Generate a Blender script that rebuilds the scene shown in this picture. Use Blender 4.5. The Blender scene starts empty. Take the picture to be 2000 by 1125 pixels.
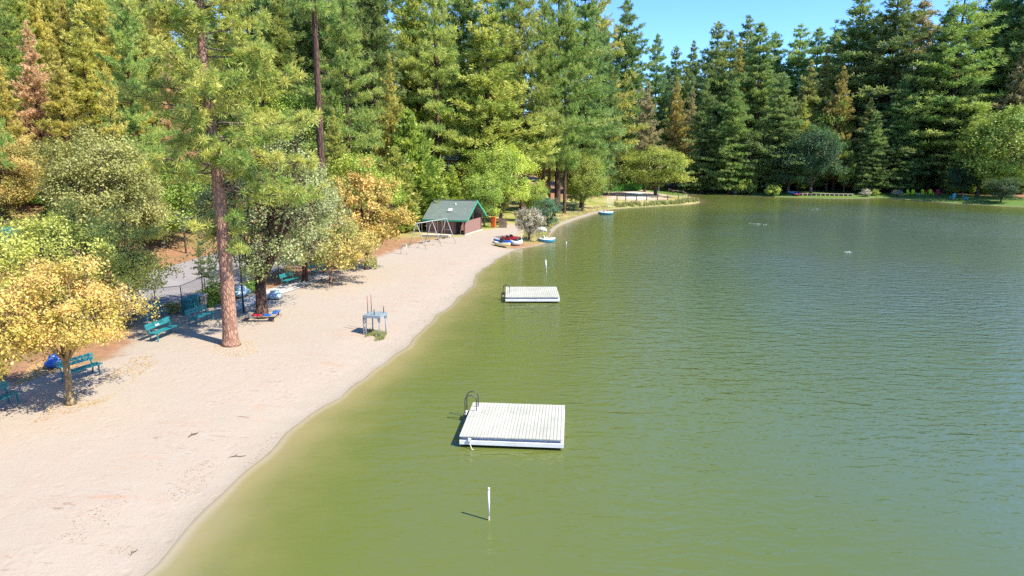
import bpy, math, random
import numpy as np
from mathutils import Vector, Matrix

scene = bpy.context.scene
COL = scene.collection
R = math.radians

# ------------------------------------------------------------------ camera
CAM_H = 10.0
F = 1333.3                     # focal length in photo pixels (2000 wide)
PITCH = R(11.26)
cam_d = bpy.data.cameras.new('camera')
cam_d.lens = 24.0
cam_d.sensor_width = 36.0
cam_d.clip_end = 6000
cam_d.clip_start = 0.3
cam = bpy.data.objects.new('camera', cam_d)
COL.objects.link(cam)
cam.location = (0, 0, CAM_H)
cam.rotation_euler = (R(90) - PITCH, 0, 0)
scene.camera = cam

# ------------------------------------------------------------------ sky, sun, exposure
SUN_EL = R(48)
SUN_DIR = Vector((0.88 * math.cos(SUN_EL), -0.475 * math.cos(SUN_EL), math.sin(SUN_EL))).normalized()
world = bpy.data.worlds.new('World')
scene.world = world
world.use_nodes = True
wn = world.node_tree
wn.nodes.clear()
sky = wn.nodes.new('ShaderNodeTexSky')
sky.sky_type = 'NISHITA'
sky.sun_disc = False
sky.sun_elevation = SUN_EL
sky.sun_rotation = math.atan2(SUN_DIR.x, SUN_DIR.y)
sky.altitude = 1000
sky.air_density = 1.0
sky.dust_density = 0.0
sky.ozone_density = 4.0
bg = wn.nodes.new('ShaderNodeBackground')
bg.inputs['Strength'].default_value = 0.125
wo = wn.nodes.new('ShaderNodeOutputWorld')
hs_ = wn.nodes.new('ShaderNodeHueSaturation')
hs_.inputs['Saturation'].default_value = 1.1
hs_.inputs['Hue'].default_value = 0.502
wn.links.new(sky.outputs[0], hs_.inputs['Color'])
tn_ = wn.nodes.new('ShaderNodeMix'); tn_.data_type = 'RGBA'; tn_.blend_type = 'MULTIPLY'
tn_.inputs[0].default_value = 1.0
tn_.inputs[7].default_value = (.62, .79, 1.0, 1)
wn.links.new(hs_.outputs[0], tn_.inputs[6])
wn.links.new(tn_.outputs[2], bg.inputs[0])
wn.links.new(bg.outputs[0], wo.inputs[0])
sun_d = bpy.data.lights.new('sun', 'SUN')
sun_d.energy = 3.7
sun_d.angle = R(0.5)
sun_d.color = (1.0, 0.93, 0.79)
sun = bpy.data.objects.new('sun', sun_d)
COL.objects.link(sun)
sun.rotation_euler = SUN_DIR.to_track_quat('Z', 'Y').to_euler()
scene.view_settings.view_transform = 'Standard'
scene.view_settings.look = 'None'
scene.view_settings.exposure = 1.42
scene.view_settings.gamma = 1.0
scene.view_settings.use_curve_mapping = False
cy = scene.cycles
cy.max_bounces = 8
cy.diffuse_bounces = 6
cy.glossy_bounces = 3
cy.transmission_bounces = 3
cy.transparent_max_bounces = 8
cy.use_denoising = False

# ------------------------------------------------------------------ helpers
rng = np.random.default_rng(7)
random.seed(7)

def ray(u, v):
    X = (u - 1000) / F
    Y = -(v - 562.5) / F
    c, s = math.cos(PITCH), math.sin(PITCH)
    return X, Y * s + c, Y * c - s

def P(u, v, z=0.0):
    dx, dy, dz = ray(u, v)
    t = (z - CAM_H) / dz
    return dx * t, dy * t

def ztop(v, Y):
    dx, dy, dz = ray(1000, v)
    return CAM_H + Y * dz / dy

def xat(u, Y, z=10.0):
    return (u - 1000) / F * (Y * math.cos(PITCH) + (CAM_H - z) * math.sin(PITCH))

def tag(o, label=None, cat=None, group=None, kind=None):
    if label: o['label'] = label
    if cat: o['category'] = cat
    if group: o['group'] = group
    if kind: o['kind'] = kind
    return o

def empty(name, loc=(0, 0, 0), rz=0.0):
    o = bpy.data.objects.new(name, None)
    o.empty_display_size = 0.3
    COL.objects.link(o)
    o.location = loc
    o.rotation_euler = (0, 0, rz)
    return o

def kids(o):
    return [c for c in COL.objects if c.parent == o]

def copy_tree(o, parent=None):
    c = o.copy()
    COL.objects.link(c)
    if parent is not None: c.parent = parent
    for ch in list(o.children):
        copy_tree(ch, c)
    return c

class MB:
    """collects primitives and builds them as one mesh object"""
    def __init__(s):
        s.v = []; s.f = []
    def poly(s, pts):
        n = len(s.v); s.v += [tuple(p) for p in pts]; s.f.append(tuple(range(n, n + len(pts))))
        return s
    def box(s, c, d, rz=0, rx=0, ry=0):
        M = Matrix.Translation(c) @ Matrix.Rotation(rz, 4, 'Z') @ Matrix.Rotation(ry, 4, 'Y') @ Matrix.Rotation(rx, 4, 'X')
        n = len(s.v)
        for z in (-.5, .5):
            for y in (-.5, .5):
                for x in (-.5, .5):
                    s.v.append(tuple(M @ Vector((x * d[0], y * d[1], z * d[2]))))
        for q in ((0, 2, 3, 1), (4, 5, 7, 6), (0, 1, 5, 4), (2, 6, 7, 3), (0, 4, 6, 2), (1, 3, 7, 5)):
            s.f.append(tuple(n + i for i in q))
        return s
    def beam(s, p, q, w, h):
        p, q = Vector(p), Vector(q)
        d = (q - p).normalized()
        up = Vector((0, 0, 1)) if abs(d.z) < .95 else Vector((0, 1, 0))
        a = d.cross(up).normalized() * w / 2
        b = a.cross(d).normalized() * h / 2
        n = len(s.v)
        for e in (p, q):
            for k in (-a - b, a - b, a + b, -a + b):
                s.v.append(tuple(e + k))
        for qd in ((3, 2, 1, 0), (4, 5, 6, 7), (0, 1, 5, 4), (1, 2, 6, 5), (2, 3, 7, 6), (3, 0, 4, 7)):
            s.f.append(tuple(n + i for i in qd))
        return s
    def tube(s, pts, rad, n=8, cap=True):
        pts = [Vector(p) for p in pts]
        if not hasattr(rad, '__len__'): rad = [rad] * len(pts)
        prev = None; rings = []
        for i, p in enumerate(pts):
            d = (pts[min(i + 1, len(pts) - 1)] - pts[max(i - 1, 0)]).normalized()
            if prev is None:
                ref = Vector((1, 0, 0)) if abs(d.x) < .9 else Vector((0, 1, 0))
                a = d.cross(ref).normalized()
            else:
                a = (prev - d * prev.dot(d)).normalized()
            prev = a
            b = d.cross(a)
            st = len(s.v)
            for k in range(n):
                t = 2 * math.pi * k / n
                s.v.append(tuple(p + (a * math.cos(t) + b * math.sin(t)) * rad[i]))
            rings.append(st)
        for i in range(len(rings) - 1):
            for k in range(n):
                k2 = (k + 1) % n
                s.f.append((rings[i] + k, rings[i] + k2, rings[i + 1] + k2, rings[i + 1] + k))
        if cap:
            s.f.append(tuple(rings[0] + k for k in reversed(range(n))))
            s.f.append(tuple(rings[-1] + k for k in range(n)))
        return s
    def loft(s, rings, closed=True, cap=True):
        n = len(rings[0]); st = len(s.v)
        for r_ in rings: s.v += [tuple(p) for p in r_]
        for i in range(len(rings) - 1):
            for k in range(n if closed else n - 1):
                k2 = (k + 1) % n
                s.f.append((st + i * n + k, st + i * n + k2, st + (i + 1) * n + k2, st + (i + 1) * n + k))
        if cap:
            s.f.append(tuple(st + k for k in reversed(range(n))))
            s.f.append(tuple(st + (len(rings) - 1) * n + k for k in range(n)))
        return s
    def build(s, name, mat, parent=None, smooth=False, bevel=0):
        me = bpy.data.meshes.new(name)
        me.from_pydata(s.v, [], s.f)
        me.materials.append(mat)
        if smooth: me.shade_smooth()
        o = bpy.data.objects.new(name, me)
        COL.objects.link(o)
        if parent is not None: o.parent = parent
        if bevel:
            m = o.modifiers.new('bevel', 'BEVEL'); m.width = bevel; m.segments = 2
        return o

def np_mesh(name, V, Fc, mat, tint=None, smooth=False):
    """V (n,3), Fc (m,k) numpy -> mesh with an optional per-face 'tint' attribute"""
    me = bpy.data.meshes.new(name)
    n, m, k = len(V), len(Fc), Fc.shape[1]
    me.vertices.add(n); me.vertices.foreach_set('co', np.ascontiguousarray(V, dtype=np.float32).ravel())
    me.loops.add(m * k); me.loops.foreach_set('vertex_index', np.ascontiguousarray(Fc, dtype=np.int32).ravel())
    me.polygons.add(m)
    me.polygons.foreach_set('loop_start', np.arange(0, m * k, k, dtype=np.int32))
    me.update(calc_edges=True)
    if tint is not None:
        a = me.attributes.new('tint', 'FLOAT', 'FACE')
        a.data.foreach_set('value', np.ascontiguousarray(tint, dtype=np.float32))
    me.materials.append(mat)
    if smooth: me.shade_smooth()
    me.validate()
    return me

def link_mesh(name, me, parent=None):
    o = bpy.data.objects.new(name, me)
    COL.objects.link(o)
    if parent is not None: o.parent = parent
    return o

# ------------------------------------------------------------------ materials
class NT:
    def __init__(s, name):
        s.m = bpy.data.materials.new(name); s.m.use_nodes = True
        s.t = s.m.node_tree; s.t.nodes.clear()
        s.out = s.t.nodes.new('ShaderNodeOutputMaterial')
    def n(s, typ, **kw):
        nd = s.t.nodes.new(typ)
        for k, v in kw.items():
            if k in ('inp',):
                for a, b in v.items(): nd.inputs[a].default_value = b
            else: setattr(nd, k, v)
        return nd
    def l(s, a, b): s.t.links.new(a, b)
    def mix(s, fac, c1, c2, blend='MIX'):
        nd = s.t.nodes.new('ShaderNodeMix'); nd.data_type = 'RGBA'; nd.blend_type = blend
        for sock, val in ((nd.inputs[0], fac), (nd.inputs[6], c1), (nd.inputs[7], c2)):
            if hasattr(val, 'is_linked'): s.l(val, sock)
            elif isinstance(val, (int, float)): sock.default_value = val
            else: sock.default_value = (*val, 1) if len(val) == 3 else val
        return nd.outputs[2]
    def math(s, op, a, b=None, c=None, clamp=False):
        nd = s.t.nodes.new('ShaderNodeMath'); nd.operation = op; nd.use_clamp = clamp
        for i, val in enumerate((a, b, c)):
            if val is None: continue
            if hasattr(val, 'is_linked'): s.l(val, nd.inputs[i])
            else: nd.inputs[i].default_value = val
        return nd.outputs[0]
    def rng(s, val, a, b, c=0.0, d=1.0, smooth=True):
        nd = s.t.nodes.new('ShaderNodeMapRange')
        nd.interpolation_type = 'SMOOTHSTEP' if smooth else 'LINEAR'
        s.l(val, nd.inputs[0])
        for i, q in zip((1, 2, 3, 4), (a, b, c, d)): nd.inputs[i].default_value = q
        return nd.outputs[0]
    def noise(s, scale, detail=3, rough=.55, vec=None, dist=0):
        nd = s.t.nodes.new('ShaderNodeTexNoise')
        nd.inputs['Scale'].default_value = scale; nd.inputs['Detail'].default_value = detail
        nd.inputs['Roughness'].default_value = rough; nd.inputs['Distortion'].default_value = dist
        if vec is not None: s.l(vec, nd.inputs['Vector'])
        return nd.outputs[0]
    def coord(s, which='Object'):
        return s.t.nodes.new('ShaderNodeTexCoord').outputs[which]
    def pos(s):
        return s.t.nodes.new('ShaderNodeNewGeometry').outputs['Position']
    def mapv(s, vec, scale=(1, 1, 1), rot=(0, 0, 0)):
        nd = s.t.nodes.new('ShaderNodeMapping'); s.l(vec, nd.inputs[0])
        nd.inputs['Scale'].default_value = scale; nd.inputs['Rotation'].default_value = rot
        return nd.outputs[0]
    def attr(s, name):
        nd = s.t.nodes.new('ShaderNodeAttribute'); nd.attribute_name = name
        return nd.outputs['Fac']
    def bump(s, h, strength=.3, dist=.05, normal=None):
        nd = s.t.nodes.new('ShaderNodeBump'); s.l(h, nd.inputs['Height'])
        nd.inputs['Strength'].default_value = strength; nd.inputs['Distance'].default_value = dist
        if normal is not None: s.l(normal, nd.inputs['Normal'])
        return nd.outputs[0]
    def principled(s, color, rough=.7, normal=None, spec=.3, metallic=0):
        nd = s.t.nodes.new('ShaderNodeBsdfPrincipled')
        if hasattr(color, 'is_linked'): s.l(color, nd.inputs['Base Color'])
        else: nd.inputs['Base Color'].default_value = (*color, 1)
        if hasattr(rough, 'is_linked'): s.l(rough, nd.inputs['Roughness'])
        else: nd.inputs['Roughness'].default_value = rough
        nd.inputs['Specular IOR Level'].default_value = spec
        nd.inputs['Metallic'].default_value = metallic
        if normal is not None: s.l(normal, nd.inputs['Normal'])
        s.l(nd.outputs[0], s.out.inputs[0])
        return nd

def paint(name, c, rough=.6, var=.25, scale=3.0, bump=.0, dirt=None, spec=.3, metallic=0):
    t = NT(name)
    co = t.coord()
    n1 = t.noise(scale, 5, .6, co)
    c2 = tuple(x * (1 - var) for x in c) if dirt is None else dirt
    col = t.mix(t.rng(n1, .35, .75), c, c2)
    n2 = t.noise(scale * 14, 2, .5, co)
    col = t.mix(t.rng(n2, .3, .8, 0, .25), col, tuple(x * .6 for x in c))
    t.principled(col, rough, t.bump(n2, bump, .02) if bump else None, spec, metallic)
    return t.m

def leafmat(name, c1, c2, trans=.32, var=.5, rough=.6):
    """foliage: colour per clump (tint attribute) and per tree (object random)"""
    t = NT(name)
    tint = t.attr('tint')
    oi = t.n('ShaderNodeObjectInfo').outputs['Random']
    col = t.mix(tint, c1, c2)
    f = t.rng(oi, 0, 1, -var * .5, var * .5, False)
    mul = t.math('ADD', f, 1.0)
    hs = t.n('ShaderNodeHueSaturation')
    t.l(col, hs.inputs['Color']); t.l(mul, hs.inputs['Value'])
    t.l(t.rng(t.math('FRACT', t.math('MULTIPLY', oi, 17.3)), 0, 1, .485, .515, False), hs.inputs['Hue'])
    d = t.n('ShaderNodeBsdfDiffuse'); tr = t.n('ShaderNodeBsdfTranslucent')
    t.l(hs.outputs[0], d.inputs[0]); t.l(hs.outputs[0], tr.inputs[0])
    mx = t.n('ShaderNodeMixShader'); mx.inputs[0].default_value = trans
    t.l(d.outputs[0], mx.inputs[1]); t.l(tr.outputs[0], mx.inputs[2])
    g = t.n('ShaderNodeBsdfGlossy'); g.inputs['Roughness'].default_value = rough
    g.inputs['Color'].default_value = (.8, .8, .8, 1)
    mx2 = t.n('ShaderNodeMixShader'); mx2.inputs[0].default_value = .04
    t.l(mx.outputs[0], mx2.inputs[1]); t.l(g.outputs[0], mx2.inputs[2])
    t.l(mx2.outputs[0], t.out.inputs[0])
    return t.m

def barkmat(name, c1, c2, sc=4.0, stretch=.25, bump=.6):
    t = NT(name)
    v = t.mapv(t.coord(), (1, 1, stretch))
    vo = t.n('ShaderNodeTexVoronoi', feature='DISTANCE_TO_EDGE'); vo.inputs['Scale'].default_value = sc
    wob = t.noise(3, 3, .6, v)
    ad = t.n('ShaderNodeVectorMath', operation='ADD'); t.l(v, ad.inputs[0])
    sc_ = t.n('ShaderNodeVectorMath', operation='SCALE'); sc_.inputs['Scale'].default_value = .12
    t.l(t.n('ShaderNodeTexNoise', inp={'Scale': 5.0}).outputs[1], sc_.inputs[0]); t.l(sc_.outputs[0], ad.inputs[1])
    t.l(ad.outputs[0], vo.inputs['Vector'])
    e = t.rng(vo.outputs[0], -.04, .26)
    col = t.mix(e, c2, t.mix(wob, c1, tuple(x * .65 for x in c1)))
    fine = t.noise(30, 3, .6, v)
    col = t.mix(t.rng(fine, .4, .8, 0, .4), col, c2)
    t.principled(col, .9, t.bump(e, bump, .06), .1)
    return t.m

M = {}
M['bark_red'] = barkmat('bark_red', (.50, .30, .205), (.19, .105, .075), 8.5, .36, .45)
M['bark_brown'] = barkmat('bark_brown', (.17, .10, .072), (.05, .034, .028), 4.0, .25)
M['bark_grey'] = barkmat('bark_grey', (.23, .18, .14), (.08, .06, .05), 7.0, .2)
M['bark_pale'] = barkmat('bark_pale', (.38, .29, .16), (.19, .14, .075), 6.0, .2, .3)
L = {}
L['hero'] = leafmat('pine_needles_hero', (0.19, 0.35, 0.06), (0.64, 0.64, 0.15), 0.44, 0)
L['pine'] = leafmat('pine_needles', (0.21, 0.35, 0.07), (0.52, 0.56, 0.13), 0.5, 0.35)
L['pine_blue'] = leafmat('pine_needles_bluish', (0.14, 0.26, 0.075), (0.36, 0.44, 0.13), 0.46, 0.35)
L['fir'] = leafmat('fir_needles', (0.17, 0.3, 0.075), (0.42, 0.5, 0.135), 0.5, 0.35)
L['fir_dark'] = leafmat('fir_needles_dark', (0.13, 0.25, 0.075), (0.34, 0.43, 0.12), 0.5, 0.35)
L['cedar'] = leafmat('cedar_sprays', (0.4, 0.4, 0.07), (0.78, 0.68, 0.17), 0.46, 0.25)
L['cedar_green'] = leafmat('cedar_sprays_green', (0.27, 0.36, 0.06), (0.6, 0.58, 0.13), 0.46, 0.3)
L['gold'] = leafmat('golden_sprays', (0.331, 0.317, 0.069), (0.635, 0.524, 0.138), .46, .3)
L['dead'] = leafmat('dried_needles', (0.58, 0.4, 0.17), (0.84, 0.6, 0.33), 0.4, 0.15)
L['tan'] = leafmat('tan_needles', (0.276, 0.276, 0.124), (0.580, 0.469, 0.235), .46, .25)
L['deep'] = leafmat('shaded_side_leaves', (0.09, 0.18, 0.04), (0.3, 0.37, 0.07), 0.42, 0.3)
L['sun'] = leafmat('sun_lifted_olive_leaves', (0.414, 0.455, 0.083), (0.773, 0.773, 0.193), .46, .1)  # olive leaves painted brighter to make up for light lost in the pine's shadow
L['green'] = leafmat('broad_leaves', (0.207, 0.345, 0.041), (0.552, 0.635, 0.097), .46, .25)
L['lime'] = leafmat('lime_leaves', (0.2, 0.31, 0.04), (0.46, 0.51, 0.09), 0.42, 0.15)
L['olive'] = leafmat('olive_leaves', (0.27, 0.31, 0.08), (0.5, 0.5, 0.16), 0.46, 0.15)
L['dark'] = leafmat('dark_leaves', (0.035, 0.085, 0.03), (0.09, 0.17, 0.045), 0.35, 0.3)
L['yellow'] = leafmat('yellow_leaves', (0.46, 0.44, 0.06), (0.9, 0.64, 0.21), 0.42, 0.1)
L['orange'] = leafmat('orange_leaves', (0.42, 0.34, 0.07), (0.84, 0.55, 0.18), 0.4, 0.1)
L['silver'] = leafmat('silver_leaves', (.20, .27, .06), (.54, .57, .28), .36, .0)
L['mixed'] = leafmat('turning_leaves', (0.276, 0.304, 0.069), (0.718, 0.552, 0.166), .46, .1)
L['teal'] = leafmat('bluish_leaves', (.07, .17, .085), (.16, .29, .15), .3, .2)
L['grey'] = leafmat('grey_leaves', (.30, .28, .17), (.50, .47, .34), .25, .1)
L['vivid'] = leafmat('vivid_leaves', (.08, .22, .02), (.16, .36, .04), .38, .1)
L['reed'] = leafmat('reed_blades', (.20, .25, .06), (.42, .42, .15), .3, .2)
L['straw'] = leafmat('straw_blades', (.50, .42, .20), (.62, .50, .26), .3, .2)
M['white'] = paint('white_paint', (.66, .67, .64), .55, .12, 2.0)
M['teal'] = paint('teal_paint', (.02, .21, .22), .45, .25, 4, spec=.5)
M['bluegrey'] = paint('bluegrey_paint', (.26, .32, .35), .5, .25, 5)
M['dark_metal'] = paint('dark_metal', (.05, .05, .055), .4, .2, 6, spec=.5)
M['grey_metal'] = paint('galvanised_metal', (.55, .55, .55), .4, .2, 6, spec=.5)
M['rust_wood'] = paint('weathered_red_wood', (.33, .14, .10), .8, .3, 6)
M['old_wood'] = paint('weathered_wood', (.34, .29, .23), .85, .3, 6)
M['brown_wood'] = paint('brown_wood', (.13, .085, .06), .85, .3, 6)
M['concrete'] = paint('concrete', (.52, .48, .43), .9, .2, 2, .2)
M['mauve'] = paint('mauve_siding', (.235, .125, .105), .8, .15, 3)
M['mauve_light'] = paint('mauve_screen', (.27, .155, .13), .8, .12, 3)
M['roof_trim'] = paint('green_trim', (.05, .33, .20), .5, .15, 4)
M['dark_in'] = paint('dark_interior', (.03, .03, .035), .7, .2, 4)
M['orange_door'] = paint('orange_door', (.62, .13, .03), .6, .15, 4)
M['blue'] = paint('blue_plastic', (.02, .12, .45), .35, .15, 3, spec=.5)
M['sky_blue'] = paint('pale_blue_plastic', (.42, .56, .62), .4, .3, 5, spec=.5)
M['red'] = paint('red_plastic', (.48, .02, .03), .35, .15, 3, spec=.5)
M['yellow'] = paint('yellow_plastic', (.78, .66, .28), .4, .15, 3, spec=.5)
M['hull_teal'] = paint('teal_hull', (.02, .25, .38), .35, .15, 3, spec=.5)
M['lime'] = paint('lime_plastic', (.50, .68, .03), .4, .1, 3)
M['crimson'] = paint('crimson_plastic', (.50, .02, .09), .4, .1, 3)
M['aqua'] = paint('aqua_plastic', (.10, .42, .45), .4, .1, 3)
M['rubber'] = paint('black_rubber', (.02, .02, .022), .6, .1, 3)
M['roof_grey'] = paint('grey_shingles', (.30, .29, .30), .85, .25, 6)
M['roof_red'] = paint('red_shingles', (.30, .12, .09), .85, .25, 6)
M['glass'] = paint('dark_glass', (.03, .045, .06), .12, .1, 1, spec=.8)
M['rock'] = paint('granite', (.42, .36, .31), .9, .35, 2, .6)
M['foam'] = paint('white_foam', (.80, .84, .80), .6, .1, 8)

# ------------------------------------------------------------------ terrain
shore_px = [(290, 1125), (340, 1066), (400, 1005), (455, 950), (520, 888), (580, 832), (650, 777), (720, 733), (770, 698),
            (812, 658), (850, 622), (888, 590), (922, 557), (938, 531), (962, 511), (990, 495), (1022, 484.5), (1052, 480),
            (1068, 475), (1074, 466), (1076, 455), (1084, 445), (1096, 437.5), (1120, 428.5), (1150, 419), (1176, 412),
            (1196, 408.5), (1218, 407), (1260, 404.5), (1320, 401), (1355, 398.5), (1370, 396), (1362, 391), (1350, 385), (1342, 380.5),
            (1346, 377), (1400, 378.5), (1450, 381), (1500, 384), (1560, 386), (1650, 388), (1690, 387.5), (1722, 385.5), (1790, 391),
            (1850, 396), (1900, 399), (1950, 402), (2000, 405)]
lake = [P(u, v) for u, v in shore_px] + [(118, 112), (132, 60), (120, -20), (60, -75), (-12, -70), (-26, -25), (-17, -4), (-11.5, 9)]
lake = np.array(lake)
def smooth_poly(pts, it=2):
    for _ in range(it):
        nx = np.roll(pts, -1, 0)
        pts = np.stack([pts * .75 + nx * .25, pts * .25 + nx * .75], 1).reshape(-1, 2)
    return pts
lake = smooth_poly(lake, 1)

def poly_sd(poly, x, y):
    """signed distance, negative inside"""
    x = np.asarray(x, float); y = np.asarray(y, float)
    best = np.full(x.shape, 1e18); inside = np.zeros(x.shape, bool)
    a = poly; b = np.roll(poly, -1, 0)
    for (ax, ay), (bx, by) in zip(a, b):
        ex, ey = bx - ax, by - ay
        t = np.clip(((x - ax) * ex + (y - ay) * ey) / (ex * ex + ey * ey + 1e-12), 0, 1)
        best = np.minimum(best, (x - ax - t * ex) ** 2 + (y - ay - t * ey) ** 2)
        if ay != by:
            c = ((ay > y) != (by > y)) & (x < (bx - ax) * (y - ay) / (by - ay) + ax)
            inside ^= c
    d = np.sqrt(best)
    return np.where(inside, -d, d)

def lump(x, y, s, ph=0.0):
    return (np.sin(x / s + ph) * np.cos(y / s * 1.13 + ph * 2) + .5 * np.sin(x / s * 2.3 + y / s * 1.7 + ph))

def hgt_sd(x, y, sd):
    x = np.asarray(x, float); y = np.asarray(y, float)
    land = np.maximum(sd, 0)
    beach = .09 * np.minimum(land, 3) + .05 * np.clip(land - 3, 0, 8) + .02 * np.clip(land - 11, 0, 15)
    start = np.interp(y, [0, 45, 60, 85, 112, 140, 400], [30, 29, 25, 15, 13, 24, 24])
    slope = np.interp(y, [0, 60, 90, 120, 150, 400], [.24, .24, .26, .26, .10, .10])
    up = np.maximum(sd - start, 0)
    soft = np.where(up < 8, up * up / 16, up - 4)
    hill = slope * np.where(soft < 110, soft, 110 + (soft - 110) * .25)
    hill = hill + np.clip(up / 25, 0, 1) * lump(x, y, 9.0) * .55
    z = beach + hill + np.clip(land / 4, 0, 1) * lump(x, y, 2.9, 1.0) * .035
    bed = -.15 * np.clip(-sd, 0, 1.5) - .07 * np.clip(-sd - 1.5, 0, 20) - .03 * np.clip(-sd - 21.5, 0, 30)
    return np.where(sd > 0, z, bed)

def lake_sd(x, y):
    x = np.asarray(x, float); y = np.asarray(y, float)
    return poly_sd(lake, x, y) + .09 * lump(x, y, .9, .5) + .13 * lump(x, y, 2.6, 2.0)

def hgt(x, y):
    x = np.atleast_1d(np.asarray(x, float)); y = np.atleast_1d(np.asarray(y, float))
    return hgt_sd(x, y, lake_sd(x, y))

def h1(x, y): return float(hgt(x, y)[0])

def G(u, v, dz=0.0):
    z = .5
    for _ in range(25):
        x, y = P(u, v, z + dz)
        z = .5 * z + .5 * h1(x, y)
    return Vector((x, y, z))

def axis(parts):
    out = []
    for a, b, st in parts:
        n = max(1, int(round((b - a) / st)))
        out += list(np.linspace(a, b, n, endpoint=False))
    out.append(parts[-1][1])
    return np.array(out)
gx = axis([(-330, -140, 9.5), (-140, -44, 2.0), (-44, 14, .45), (14, 120, 1.2), (120, 330, 10)])
gy = axis([(-160, -80, 10), (-80, 8, 4), (8, 62, .45), (62, 180, .9), (180, 330, 4), (330, 480, 10)])
GX, GY = np.meshgrid(gx, gy)
SD = lake_sd(GX.ravel(), GY.ravel())
GZ = hgt_sd(GX.ravel(), GY.ravel(), SD)

sand_px = [(-400, 900), (-60, 782), (40, 742), (130, 722), (215, 702), (262, 668), (255, 632), (300, 604), (430, 590), (560, 556), (690, 520), (790, 482),
           (826, 470), (905, 462), (960, 447), (1000, 436), (1024, 444), (1012, 462), (990, 470), (985, 486), (1022, 486), (1056, 482), (1062, 500), (900, 700), (500, 1200), (-400, 1300)]
sand_poly = np.array([tuple(G(u, v)[:2]) for u, v in sand_px])
court_px = [(1186, 388), (1192, 374), (1250, 371), (1312, 382), (1300, 391), (1240, 393)]
court_poly = np.array([tuple(G(u, v)[:2]) for u, v in court_px])
sand_sd = poly_sd(sand_poly, GX.ravel(), GY.ravel())
court_sd = poly_sd(court_poly, GX.ravel(), GY.ravel())
n_gx = len(gx); n_gy = len(gy)
idx = np.arange(n_gx * n_gy).reshape(n_gy, n_gx)
quads = np.stack([idx[:-1, :-1], idx[:-1, 1:], idx[1:, 1:], idx[1:, :-1]], -1).reshape(-1, 4)

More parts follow.
